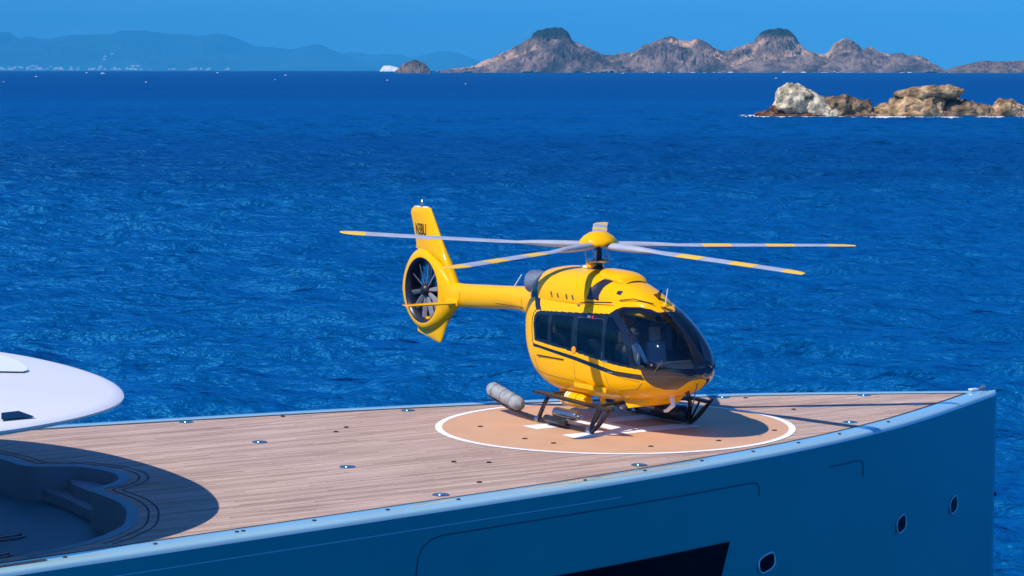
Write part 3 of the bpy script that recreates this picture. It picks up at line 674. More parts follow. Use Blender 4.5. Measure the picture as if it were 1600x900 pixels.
roofpanel([(2, 645), (29, 642), (54, 651), (2, 656)], 'roof_window', M['windowdark'])
# house below the roof (out of frame at left)
sv = MB(); sv.prism([(-48, -6.2, 0), (-22, -6.2, 0), (-19, -4.6, 0), (-17.6, 0, 0), (-19, 4.6, 0), (-22, 6.2, 0), (-48, 6.2, 0)], None, (0, 0, 1.86)); sv.build('deckhouse', M['roof'], yacht, smooth=False)
sv = MB(); sv.prism([(-48, -6.23, .6), (-22, -6.23, .6), (-18.97, -4.63, .6), (-17.55, 0, .6), (-18.97, 4.63, .6), (-22, 6.23, .6), (-48, 6.23, .6)], None, (0, 0, .9)); sv.build('deckhouse_window', M['windowdark'], yacht, smooth=False)

# ------------------------------------------------------------------ helicopter (x forward, y to its left)
HO = CC+FW*.22
heli = empty('helicopter', (HO.x, HO.y, .012), math.atan2(-LF.y, -LF.x))
tag(heli, 'yellow and black twin engine helicopter with five blade rotor parked on the helipad', 'helicopter')
ST = np.array([
    [-3.30, 1.86, 2.60, .28, 2.25, 2.3, 2.3], [-3.00, 1.60, 2.64, .44, 2.10, 2.4, 2.4], [-2.75, 1.18, 2.66, .62, 1.95, 2.6, 2.5],
    [-2.50, 0.86, 2.67, .77, 1.80, 2.8, 2.6], [-2.20, 0.67, 2.68, .85, 1.65, 3.2, 2.8], [-1.80, 0.57, 2.68, .88, 1.55, 3.4, 3.0],
    [-1.20, 0.54, 2.68, .89, 1.45, 3.4, 3.2], [0.00, 0.55, 2.68, .89, 1.42, 3.2, 3.2], [0.80, 0.60, 2.66, .88, 1.42, 3.0, 3.1],
    [1.20, 0.65, 2.57, .86, 1.42, 2.7, 3.0], [1.60, 0.73, 2.38, .82, 1.42, 2.5, 2.8], [1.90, 0.82, 2.20, .76, 1.42, 2.35, 2.6],
    [2.20, 0.94, 1.97, .645, 1.42, 2.2, 2.4], [2.40, 1.05, 1.78, .51, 1.42, 2.1, 2.3], [2.54, 1.17, 1.62, .35, 1.42, 2.0, 2.2], [2.62, 1.30, 1.48, .12, 1.42, 2.0, 2.0]])
xs = np.concatenate([np.linspace(-3.3, 1.6, 360), np.linspace(1.61, 2.62, 110)]); NT = 480
V3 = loft(ST, xs, NT); V = V3.reshape(-1, 3); Q = quads(len(xs), NT); C = V[Q].mean(1); cx, cy, cz = C.T; ay = np.abs(cy)
A = [(-2.02, 1.60), (-1.14, 1.54), (-.43, 1.5), (.26, 1.44), (.92, 1.385), (1.7, 1.36), (2.27, 1.37), (2.7, 1.335), (2.7, 2.75), (1.55, 2.75), (1.47, 2.44), (1.32, 2.50), (1.13, 2.53), (.82, 2.52), (.66, 2.46), (.55, 2.365), (-.57, 2.30), (-1.84, 2.235), (-1.99, 2.20), (-2.07, 2.12), (-2.08, 1.95)]
P1 = [(-1.96, 1.66), (-1.50, 1.63), (-1.50, 2.17), (-1.95, 2.15), (-1.99, 2.0)]
P2 = [(-1.36, 1.62), (-.62, 1.56), (-.60, 2.23), (-1.38, 2.19)]
P3 = [(-.40, 1.56), (.50, 1.47), (.44, 2.25), (-.42, 2.22)]
P4 = [(.60, 1.47), (1.42, 1.42), (1.25, 1.77), (1.06, 2.06), (.88, 2.2), (.68, 2.32), (.56, 2.31)]
P5 = [(1.56, 1.42), (2.2, 1.44), (2.7, 1.41), (2.7, 2.75), (1.60, 2.75), (1.50, 2.40), (1.30, 2.46), (1.13, 2.495), (.90, 2.48), (.80, 2.42), (1.0, 2.28), (1.27, 2.06), (1.42, 1.77)]
CH = [(1.72, 1.40), (1.72, 1.36), (1.80, 1.17), (1.95, 1.05), (2.10, .99), (2.25, .995), (2.40, 1.085), (2.54, 1.195), (2.75, 1.32), (2.75, 1.40)]
SK = [(-2.13, 1.48), (-2.0, 1.46), (-.43, 1.345), (.92, 1.185), (1.55, 1.16), (1.80, 1.18), (1.76, 1.27), (1.69, 1.265), (.92, 1.265), (-.43, 1.415), (-1.84, 1.525), (-2.03, 1.54), (-2.11, 1.70), (-2.14, 2.02), (-2.10, 2.20), (-2.0, 2.26), (-2.02, 2.28), (-2.13, 2.22), (-2.17, 2.02), (-2.14, 1.7)]
inA = inpoly(cx, cz, A)
post = (ay < .035+.12*np.clip((2.45-cz)/1.0, 0, 1)**1.5) & (cx > 1.4)
side = [inpoly(cx, cz, p) for p in (P1, P2, P3, P4)]; ws = inpoly(cx, cz, P5) & inA & ~post
pane = np.any(side, 0) & inA
chin = inpoly(cx, cz, CH) & ~inA; strp = inpoly(cx, cz, [(-2.60, 2.68), (-2.15, 2.68), (-2.08, 2.52), (-1.93, 2.36), (-1.82, 2.24), (-2.04, 2.24), (-2.18, 2.38), (-2.36, 2.52), (-2.60, 2.62)]) & (ay > .3)
frame = inA & ~pane & ~ws; bodym = ~(inA | chin | strp)
b_ = sub(V, Q, bodym); body = obj_np('body', *b_, M['yellow'], heli)
nc = V3[-1]; MB().add([tuple(v) for v in nc[::6]]+[(2.632, 0, 1.40)], [(i, (i+1) % 80, 80) for i in range(80)]).build('nose_cap', M['chin'], heli)
fr_ = obj_np('window_band', *sub(V, Q, frame | strp), M['black'], heli); fr_['label'] = 'glossy black window surround and side stripe'
obj_np('chin_panel', *sub(V, Q, chin), M['chin'], heli)
for k, sd in ((p, q) for p in range(4) for q in (-1, 1)):
    msk = side[k] & inA & (cy*sd > 0); obj_np('cabin_window', *sub(V, Q, msk), M['glass'], heli)
for sd in (-1, 1): obj_np('windscreen', *sub(V, Q, ws & (cy*sd > 0)), M['windscreen'], heli)
# liner inside the shell
Vi = V.copy(); cen = np.stack([V[:, 0]*0+np.clip(V[:, 0], -3, 2.2), V[:, 1]*0, V[:, 2]*0+1.6], 1)
dd = cen-V; dd[:, 0] = (np.clip(V[:, 0], -2.9, 2.3)-V[:, 0]); L_ = np.linalg.norm(dd, axis=1)[:, None]; Vi = V+dd/np.maximum(L_, 1e-6)*.035
st_ = (bodym | chin) & (np.arange(len(Q)) % 1 == 0)
liner = obj_np('cabin_liner', *sub(Vi, Q, bodym | chin | frame | strp), M['dark'], heli)
# tail boom
BT = np.array([[-6.85, 1.84, 2.42, .15, 2.13, 2.2, 2.2], [-6.5, 1.87, 2.42, .17, 2.15, 2.2, 2.2], [-5.3, 1.94, 2.47, .21, 2.2, 2.3, 2.2], [-4.0, 2.02, 2.54, .26, 2.27, 2.3, 2.2], [-3.3, 1.93, 2.59, .31, 2.27, 2.3, 2.3], [-2.9, 1.8, 2.62, .42, 2.2, 2.3, 2.3]])
bx = np.linspace(-6.85, -2.9, 60); bv = loft(BT, bx, 48); obj_np('tail_boom', bv.reshape(-1, 3), quads(60, 48), M['yellow'], heli)
MB().lathe([(.0, 0)], (0, 0, 0)) if False else None
MB().box((-3.95, -.285, 2.14), (1.1, .012, .012)).build('boom_strake', M['darkmetal'], heli)
# engine cowling
CT = np.array([[-2.72, 2.20, 2.90, .50, 2.42, 2.3, 2.2], [-2.6, 2.20, 3.0, .59, 2.44, 2.3, 2.2], [-2.3, 2.25, 3.08, .67, 2.46, 2.4, 2.2], [-1.8, 2.30, 3.14, .73, 2.48, 2.4, 2.2], [-1.0, 2.32, 3.13, .74, 2.50, 2.4, 2.2], [-.4, 2.32, 3.10, .71, 2.50, 2.4, 2.2], [-.15, 2.32, 3.06, .64, 2.48, 2.4, 2.2], [.1, 2.32, 3.03, .62, 2.45, 2.4, 2.2], [.45, 2.30, 2.94, .58, 2.42, 2.4, 2.2], [.9, 2.28, 2.80, .50, 2.40, 2.3, 2.2], [1.2, 2.25, 2.665, .38, 2.38, 2.2, 2.2], [1.36, 2.2, 2.52, .20, 2.35, 2.0, 2.0]])
cxs = np.linspace(-2.72, 1.36, 220); cv3 = loft(CT, cxs, 200); cvv = cv3.reshape(-1, 3); cq = quads(220, 200); cc = cvv[cq].mean(1)
edge = -2.36+(3.0-cc[:, 2])*.42
blackstrip = cc[:, 0] < edge
intake = inpoly(cc[:, 0], cc[:, 2], [(-.33, 2.58), (-.32, 2.80), (-.18, 2.99), (.14, 2.995), (.02, 2.84), (-.02, 2.66), (.0, 2.58)])
port_ = inpoly(cc[:, 0], cc[:, 2], [(.42, 2.735), (.56, 2.725), (.56, 2.80), (.42, 2.81)])
vent = np.zeros(len(cc), bool)
for x0 in (-1.64, -1.40, -1.07, -.85): vent |= inpoly(cc[:, 0], cc[:, 2], [(x0, 2.64), (x0+.055, 2.64), (x0+.115, 2.53), (x0+.06, 2.53)])
for x0, z0 in ((-1.78, 2.97), (-2.36, 2.86)): vent |= inpoly(cc[:, 0], cc[:, 2], [(x0, z0), (x0+.06, z0+.06), (x0+.09, z0+.06), (x0+.03, z0)])
obj_np('engine_cowling', *sub(cvv, cq, ~(blackstrip | intake | port_ | vent)), M['yellow'], heli)
obj_np('cowling_seal', *sub(cvv, cq, blackstrip), M['black'], heli)
for sd in (-1, 1):
    sdm = cc[:, 1]*sd > 0
    obj_np('engine_intake', *sub(cvv, cq, intake & ~blackstrip & sdm), M['navy'], heli); obj_np('cowling_port', *sub(cvv, cq, port_ & sdm), M['navy'], heli)
    for x0 in (-1.64, -1.40, -1.07, -.85): obj_np('cowling_vent', *sub(cvv, cq, vent & sdm & (cc[:, 2] < 2.8) & (cc[:, 0] > x0-.01) & (cc[:, 0] < x0+.14)), M['navy'], heli)
    for x0 in (-1.78, -2.36): obj_np('cowling_slot', *sub(cvv, cq, vent & ~blackstrip & sdm & (cc[:, 2] > 2.8) & (cc[:, 0] > x0-.01) & (cc[:, 0] < x0+.14)), M['navy'], heli)
# roof lump before mast and intake lip
lp = np.array([[-.75, 2.95, 3.13, .10, 3.0, 2.2, 2.2], [-.5, 2.95, 3.17, .30, 3.0, 2.2, 2.2], [0, 2.93, 3.15, .38, 3.0, 2.2, 2.2], [.3, 2.85, 3.08, .34, 2.95, 2.2, 2.2], [.42, 2.84, 2.98, .26, 2.9, 2.0, 2.0]])
lv = loft(lp, np.linspace(-.75, .42, 30), 40); lo_ = obj_np('mast_fairing', lv.reshape(-1, 3), quads(30, 40), M['yellow'], heli)
MB().add([tuple(v) for v in lv[-1]]+[(.43, 0, 2.9)], [(i, (i+1) % 40, 40) for i in range(40)]).build('fairing_scoop', M['navy'], heli)
# exhausts
for sd in (-1, 1):
    e = MB(); e.lathe([(.235, 0), (.25, .10), (.255, .3), (.24, .46), (.22, .47), (.20, .42), (.17, .2), (.001, .15)], (-2.48, sd*.26, 2.72), 28, RZ(sd*-.18) @ RY(-math.pi/2+.05)); e.build('exhaust', M['exhaust'], heli)
# grab rail and small bits
MB().tube([(-.72, -.70, 2.46), (-.5, -.71, 2.50), (.1, -.70, 2.555), (.5, -.66, 2.58)], .014, 8).build('roof_rail', M['darkmetal'], heli)
MB().tube([(-.62, -.71, 2.43), (-.52, -.72, 2.43)], .03, 10).build('roof_light', M['steel'], heli)
MB().box((-1.38, -.902, 1.31), (1.0, .014, .022)).build('door_rail', M['darkmetal'], heli)
MB().box((.1, -.885, .84), (1.15, .05, .10), bev=.015).build('side_step', M['yellow'], heli)
MB().box((.62, -.892, 1.43), (.16, .02, .03), bev=.008).build('door_handle', M['chrome'], heli)
MB().box((.80, -.89, 1.225), (.2, .02, .02), bev=.006).build('door_handle', M['chrome'], heli)
MB().lathe([(.075, 0), (.072, .012), (.04, .02), (.001, .02)], (-.50, -.893, 1.545), 16, RX(math.pi/2)).build('emblem', M['orange'], heli)
MB().box((-.06, -.822, 2.262), (.09, .02, .05), bev=.008).build('door_decal', M['white'], heli)
MB().box((.05, -.815, 2.255), (.11, .022, .06), bev=.01).build('door_decal', M['red'], heli)
def ribbon(U, Lw, name, o_=.005, nseg=40):
    for sd in (-1, 1):
        us = np.array(U, float); ls = np.array(Lw, float); xa = np.linspace(0, len(U)-1, nseg); mb = MB(); V = []
        for t in xa:
            i = min(int(t), len(U)-2); f = t-i; a = us[i]*(1-f)+us[i+1]*f; b = ls[i]*(1-f)+ls[i+1]*f
            for k in (0, .5, 1):
                p = onside(*(a*(1-k)+b*k), o_); V.append((p[0], p[1]*-sd, p[2]))
        mb.add(V, [(i*3+k, i*3+k+1, i*3+k+4, i*3+k+3) for i in range(nseg-1) for k in range(2)]); mb.build(name, M['black'], heli, sharp=80)
# windows' handle frames
def framebar(P, r=.008, m_='darkmetal'): return MB().tube(P, r, 6)
def onside(x, z, o_=.008):
    f_ = pchip(ST[:, 0], ST[:, 1:]); zb, zt, hw, zw, n1, n2 = f_(np.array([x]))[0]
    r_ = (z-zw)/(zt-zw) if z > zw else (zw-z)/(zw-zb); nn = n1 if z > zw else n2
    return (x, -(hw*(1-r_**nn)**(1/nn)+o_), z)
M['seamy'] = mat('panel_gap', (.22, .11, .005), .6)
def gap(P, r=.006):
    for sd in (-1, 1):
        mb_ = MB(); Q_ = []
        for a, b in zip(P[:-1], P[1:]):
            for i in range(6): Q_.append((a[0]+(b[0]-a[0])*i/6, a[1]+(b[1]-a[1])*i/6))
        Q_.append(P[-1]); mb_.tube([(p[0], p[1]*-sd, p[2]) for p in (onside(*q, 0.0) for q in Q_)], r, 6); mb_.build('panel_gap', M['seamy'], heli)
gap([(.56, 1.42), (.58, 1.26)]); gap([(.60, 1.16), (.66, .95), (.80, .86)]); gap([(-.5, 1.32), (-.5, .95), (-.1, .92)]); gap([(-2.2, 1.0), (-1.6, .92), (-.6, .90)]); gap([(1.72, 1.1), (1.5, .95), (.9, .86)])
gap([(-2.05, 1.30), (-1.95, .95), (-1.7, .75)]); gap([(.58, 1.24), (1.2, 1.14), (1.66, 1.12)], .005)
for x_ in (-3.42, -6.2):
    bt_ = pchip(BT[:, 0], BT[:, 1:])(np.array([x_]))[0]; V_ = []
    pts_ = [(x_, (bt_[2]+.001)*math.cos(a), bt_[3]+((bt_[1]-bt_[3]) if math.sin(a) > 0 else (bt_[3]-bt_[0]))*math.sin(a)*1.003) for a in np.linspace(0, 2*math.pi, 33)]
    MB().tube(pts_, .007, 6, cap=False).build('boom_joint', M['seamy'], heli)
ribbon([(-2.10, 1.54), (-1.84, 1.52), (-.43, 1.415), (.92, 1.265), (1.74, 1.265)], [(-2.06, 1.47), (-1.84, 1.465), (-.43, 1.335), (.92, 1.175), (1.80, 1.16)], 'side_stripe')
ribbon([(-2.10, 1.54), (-2.14, 1.75), (-2.15, 2.02), (-2.11, 2.18), (-2.0, 2.27)], [(-2.08, 1.54), (-2.115, 1.75), (-2.125, 2.02), (-2.09, 2.17), (-1.99, 2.25)], 'side_stripe', nseg=24)
mb = MB()
for pl_ in ([(-.42, 2.22), (.44, 2.25), (.50, 1.47)],): mb.tube([onside(*p) for p in pl_], .009, 6)
mb.build('window_seal', M['steel'], heli)
# belly parts
MB().prism([(.72, -.55, .72), (.95, -.55, .50), (1.42, -.42, .60), (1.62, -.40, .78)], None, (0, .75, 0)).build('belly_fairing', M['yellow'], heli, smooth=False)
bc = MB(); R_ = RY(math.pi/2); bc.lathe([(.001, -.48), (.08, -.47), (.14, -.42), (.16, -.35), (.16, .30), (.145, .40), (.09, .46), (.001, .48)], (-.93, -.56, .46), 24, R_); cyl = bc.build('buoy_cylinder', M['yellow'], heli)
for x0 in (-1.22, -1.12, -1.02): MB().lathe([(.163, -.03), (.163, .03)], (x0, -.56, .46), 24, R_).build('strap', M['cream'], cyl)
MB().lathe([(.164, -.006), (.164, .006)], (-.72, -.56, .46), 24, R_).build('strap', M['black'], cyl)
for x, y in ((-1.6, -.45), (-.1, -.45), (.35, -.4), (-.1, .4)): MB().box((x, y, .53), (.09, .08, .12), bev=.01).build('belly_bracket', M['yellow'], heli)
MB().lathe([(.001, -.05), (.08, -.05), (.08, .05), (.001, .06)], (.35, -.25, .46), 16, R_).build('belly_light', M['steel'], heli)
MB().tube([(1.72, -.05, .85), (1.74, -.05, .72), (1.78, -.05, .62), (1.62, -.08, .50), (1.54, -.09, .48)], .04, 8, rr=[.035, .05, .05, .04, .03]).build('pitot_strut', M['white'], heli)
MB().box((1.42, -.25, .72), (.16, .1, .12), bev=.02).build('landing_light', M['white'], heli)
# wire cutters, antennas
MB().prism([(.95, -.012, 2.74), (1.22, -.012, 2.66), (1.30, -.012, 2.88), (1.15, -.012, 2.78)], None, (0, .024, 0)).build('wire_cutter', M['black'], heli, smooth=False)
MB().prism([(2.0, -.012, .98), (2.22, -.012, .96), (2.36, -.012, .66), (2.30, -.012, .66), (2.2, -.012, .82)], None, (0, .024, 0)).tube([(2.5, 0, 1.12), (2.36, 0, .68)], .012, 6).build('wire_cutter', M['black'], heli, smooth=False)
MB().tube([(1.2, -.03, 2.62), (1.4, -.03, 2.48), (1.6, -.03, 2.39), (1.68, -.04, 2.36)], .016, 6).build('wire_deflector', M['black'], heli)
MB().tube([(1.42, 0, 2.54), (1.50, 0, 2.90)], .012, 6, rr=[.016, .010]).build('antenna', M['white'], heli)
MB().lathe([(.001, .06), (.05, .05), (.07, .0)], (1.42, 0, 2.56), 12).build('antenna_base', M['yellow'], heli)
MB().tube([(-4.35, .1, 2.50), (-4.05, .1, 2.78)], .012, 6).build('antenna', M['white'], heli)
MB().tube([(.62, -.55, 2.63), (.95, -.45, 2.68)], .010, 6).tube([(.95, -.45, 2.68), (1.3, -.2, 2.60)], .010, 6).build('windscreen_wiper_arm', M['darkmetal'], heli)
MB().tube([(2.48, .20, 1.47), (2.72, .22, 1.45)], .016, 8).build('pitot_tube', M['darkmetal'], heli)
MB().tube([onside(2.08, 1.36, .02), onside(2.22, 1.60, .03)], .008, 6).build('windscreen_wiper', M['steel'], heli)
# fenestron shroud
DC = (-7.87, 2.165); r0 = .755
sp_ = [(-8.93, 2.05), (-8.92, 2.28), (-8.80, 2.58), (-8.60, 2.86), (-8.34, 3.06), (-7.95, 3.12), (-7.5, 3.0), (-7.1, 2.75), (-6.75, 2.46), (-6.52, 2.32), (-6.44, 2.12), (-6.52, 1.92), (-6.8, 1.70), (-7.2, 1.42), (-7.7, 1.24), (-8.05, 1.22), (-8.45, 1.38), (-8.76, 1.69)]
spc = catm([Vector(p) for p in sp_+[sp_[0]]], 6)[:-1]
nf_ = 96; fan = []
def rayR(a):
    d = Vector((math.cos(a), math.sin(a))); best = r0+.08
    for i in range(len(spc)):
        p = spc[i]-Vector(DC); q = spc[(i+1) % len(spc)]-Vector(DC); e_ = q-p; den = d.x*(-e_.y)+d.y*e_.x
        if abs(den) < 1e-9: continue
        t = (p.x*(-e_.y)+p.y*e_.x)/den; u = (d.x*p.y-d.y*p.x)/den
        if t > 0 and -1e-6 <= u <= 1+1e-6: best = max(best, t)
    return best
Vs = []; prf = [0, .04, .12, .25, .4, .55, .7, .82, .92, .98, 1.0]
for k in range(nf_):
    a = 2*math.pi*k/nf_; R_o = rayR(a); sec_ = []
    th_ = .20
    for t in prf[::-1]: sec_.append((r0+(R_o-r0)*t, -(th_*(1-t**2.4)**.62+.004)))
    for t in prf: sec_.append((r0+(R_o-r0)*t, (th_*(1-t**2.4)**.62+.004)))
    for r, y in sec_: Vs.append((DC[0]+math.cos(a)*r, y, DC[1]+math.sin(a)*r))
ns = len(prf)*2
Fs = [(k*ns+j, ((k+1) % nf_)*ns+j, ((k+1) % nf_)*ns+j+1, k*ns+j+1) for k in range(nf_) for j in range(ns-1) if j != len(prf)-1]
obj('tail_shroud', Vs, Fs, M['yellow'], heli, True, 50)
Vd = []
for k in range(nf_):
    a = 2*math.pi*k/nf_
    for r, y in ((r0, -.205), (.715, -.19), (.67, -.08), (.665, .05), (.70, .19), (r0, .205)): Vd.append((DC[0]+math.cos(a)*r, y, DC[1]+math.sin(a)*r))
obj('fan_duct', Vd, [(k*6+j, k*6+j+1, ((k+1) % nf_)*6+j+1, ((k+1) % nf_)*6+j) for k in range(nf_) for j in range(5)], M['navy'], heli)
fh = MB().lathe([(.001, -.20), (.06, -.19), (.12, -.15), (.15, -.08), (.15, .05), (.12, .08)], (DC[0], 0, DC[1]), 28, RX(-math.pi/2) if False else Matrix.Identity(3))
fh.V = [(DC[0]+(v[0]-DC[0]), (v[2]-DC[1]), DC[1]+v[1]) for v in fh.V]
fanh = fh.build('fan_hub', M['darkmetal'], heli)
def fanblade(a, y, r1, r2, w_, tw, mtl, name, par):
    d = Vector((math.cos(a), 0, math.sin(a))); t = Vector((-math.sin(a), 0, math.cos(a))); Y = Vector((0, 1, 0)); c = Vector((DC[0], y, DC[1]))
    ch = (t*math.cos(tw)+Y*math.sin(tw)); nn = (t*-math.sin(tw)+Y*math.cos(tw)); mb = MB(); V = []
    for r, ww_ in ((r1, w_*.6), ((r1+r2)/2, w_), (r2, w_)):
        for cc_, h in ((-.5, 0), (-.15, .012), (.5, 0), (-.15, -.012)): V.append(c+d*r+ch*cc_*ww_+nn*h)
    mb.add(V, [(i*4+j, i*4+(j+1) % 4, (i+1)*4+(j+1) % 4, (i+1)*4+j) for i in range(2) for j in range(4)]+[(8, 9, 10, 11)]); return mb.build(name, mtl, par, sharp=30)
M['fanblade'] = mat('fan_blade_grey', (.20, .19, .20), .5)
for k in range(10): fanblade(2*math.pi*k/10+.12+(.05 if k % 2 else 0), -.07, .13, .64, .12, .55, M['fanblade'], 'fan_blade', fanh)
for k in range(16): fanblade(2*math.pi*k/16+.3, .10, .10, .67, .26, .8, M['navy'], 'stator_vane', heli)
# fins
def fin(levels, name):
    us = [0, .015, .05, .12, .25, .4, .6, .8, 1.0]; V = []; n = 2*len(us)-2
    for z, te, le, th_ in levels:
        c = le-te
        prof_ = [(u, th_/2*(2.97*math.sqrt(u)-1.26*u-3.5*u*u+2.8*u**3-1.01*u**4)*1.0) for u in us]
        up_ = [(le-u*c, h) for u, h in prof_]; lo_ = [(le-u*c, -h) for u, h in prof_[1:-1]][::-1]
        for x, h in up_+lo_: V.append((x, h, z))
    m_ = len(levels); Fc = [(j*n+i, (j)*n+(i+1) % n, (j+1)*n+(i+1) % n, (j+1)*n+i) for j in range(m_-1) for i in range(n)]
    Fc += [tuple(range(n))[::-1], tuple((m_-1)*n+i for i in range(n))]
    return obj(name, V, Fc, M['yellow'], heli, True, 40)
fin([(2.2, -6.98, -6.46, .22), (2.5, -7.04, -6.66, .20), (2.8, -7.2, -6.88, .20), (2.86, -7.3, -6.92, .22)], 'fin_root')
uf = fin([(2.74, -7.22, -6.83, .20), (2.88, -7.42, -6.93, .24), (2.97, -8.1, -7.0, .26), (3.1, -8.45, -7.10, .25), (3.2, -8.44, -7.17, .24), (3.34, -8.48, -7.27, .22), (3.7, -8.61, -7.52, .19), (3.9, -8.69, -7.66, .17), (3.98, -8.66, -7.72, .15), (4.05, -8.55, -7.76, .10)], 'upper_fin')
fin([(.985, -7.46, -7.40, .02), (1.0, -7.58, -7.33, .05), (1.05, -7.78, -7.28, .07), (1.16, -8.38, -7.22, .10), (1.38, -8.45, -7.09, .13), (1.55, -8.4, -6.95, .16)], 'lower_fin')
MB().box((-8.17, 0, 4.06), (.62, .05, .03), bev=.01).build('fin_cap', M['white'], heli)
MB().lathe([(.055, 0), (.055, .05), (.045, .08), (.05, .11), (.03, .15), (.001, .16)], (-8.15, 0, 4.07), 14).build('beacon', M['steel'], heli)
MB().lathe([(.05, 0), (.045, .02), (.001, .03)], (-7.50, -.092, 3.14), 14, RX(math.pi/2)).build('tail_light', M['white'], heli)
# stabiliser
for sd in (-1, 1):
    mb = MB(); V = []
    for y, x0, x1, z, th_ in ((.12, -6.75, -6.28, 1.99, .07), (.8, -6.74, -6.34, 1.985, .06), (1.38, -6.72, -6.38, 1.98, .045)):
        for c_, h in ((0, 0), (.1, .45), (.4, .5), (1, 0), (.4, -.5), (.1, -.45)): V.append((x1+(x0-x1)*c_, sd*y, z+h*th_))
    mb.add(V, [(j*6+i, j*6+(i+1) % 6, (j+1)*6+(i+1) % 6, (j+1)*6+i) for j in range(2) for i in range(6)]+[tuple(12+i for i in range(6)), tuple(range(6))[::-1]])
    st = mb.build('stabiliser', M['yellow'], heli, sharp=30)
    MB().box((-6.5, sd*.16, 2.0), (.5, .12, .16), bev=.03).build('stabiliser_root', M['yellow'], st)
# registration letters on the fin
cu = bpy.data.curves.new('registration', 'FONT'); cu.body = 'N3BU'; cu.size = .38; cu.extrude = .003; cu.offset = .004; cu.shear = -.15; cu.space_character = 1.0
to = bpy.data.objects.new('tmp_text', cu); COL.objects.link(to); bpy.context.view_layer.update()
me = bpy.data.meshes.new_from_object(to.evaluated_get(bpy.context.evaluated_depsgraph_get())); bpy.data.objects.remove(to)
xsz = max(v.co.x for v in me.vertices)-min(v.co.x for v in me.vertices)
for sd in (-1, 1):
    m2 = me.copy()
    for v in m2.vertices:
        x, y, z = v.co; k_ = .60/xsz
        xx = -8.40+x*k_ if sd == -1 else -7.80-x*k_; zz = 3.42+y
        te = np.interp(zz, [3.34, 3.7, 3.9], [-8.48, -8.61, -8.69]); le = np.interp(zz, [3.34, 3.7, 3.9], [-7.27, -7.52, -7.66]); tt = np.interp(zz, [3.34, 3.7, 3.9], [.22, .19, .17])
        u = min(max((le-xx)/(le-te), 0), 1); hh = tt/2*(2.97*math.sqrt(u)-1.26*u-3.5*u*u+2.8*u**3-1.01*u**4)
        v.co = (xx, sd*(hh+.006+abs(z)), zz)
    m2.materials.clear(); m2.materials.append(M['black']); m2.update()
    o = bpy.data.objects.new('registration_letters', m2); COL.objects.link(o); o.parent = heli
# ---- rotor
HX, HZ = -.94, 3.60; HB = Vector((HX, 0, HZ)); TI = .045
rot = empty('rotor', (0, 0, 0)); bpy.data.objects.remove(rot)
mast = MB().lathe([(.14, -.60), (.12, -.45), (.075, -.40), (.07, -.05), (.12, -.02), (.12, .05), (.001, .06)], HB, 20).build('rotor_mast', M['darkmetal'], heli)
MB().lathe([(.10, 0), (.26, .0), (.27, .04), (.24, .06), (.10, .06)], (HX, 0, 3.27), 24).build('swashplate', M['steel'], mast)
for k in range(5):
    a = 2*math.pi*k/5+.4; MB().tube([(HX+.24*math.cos(a), .24*math.sin(a), 3.28), (HX+.27*math.cos(a+.1), .27*math.sin(a+.1), 3.54)], .013, 6).build('pitch_link', M['steel'], mast)
MB().box((HX-.06, -.16, 3.22), (.17, .10, .12), bev=.015).build('servo_cover', M['yellow'], mast)
MB().box((HX-.28, -.14, 3.165), (.25, .07, .06), bev=.02).build('servo_arm', M['white'], mast)
mb = MB(); mb.tube([(HX, -.06, 3.1), (HX, -.07, 3.5)], .028, 8).tube([(HX+.12, .05, 3.12), (HX+.13, .05, 3.45)], .022, 8).tube([(HX-.14, .05, 3.12), (HX-.15, .06, 3.42)], .022, 8); mb.build('control_rod', M['steel'], mast)
ca = MB(); V = []; nA_ = 60; prc = [(.001, .29), (.10, .285), (.20, .255), (.30, .195), (.36, .13), (.395, .06), (.40, .02), (.385, .0)]
for r, z in prc:
    for k in range(nA_):
        a = 2*math.pi*k/nA_; zz = z
        if z <= .06: zz += .05*max(0, math.cos(5*(a-math.radians(1.4))))**1.0
        V.append((HX+r*math.cos(a), r*math.sin(a), HZ+.02+zz))
ca.add(V, [(j*nA_+i, (j+1)*nA_+i, (j+1)*nA_+(i+1) % nA_, j*nA_+(i+1) % nA_) for j in range(len(prc)-1) for i in range(nA_)]); ca.build('hub_cap', M['yellow'], mast, sharp=60)
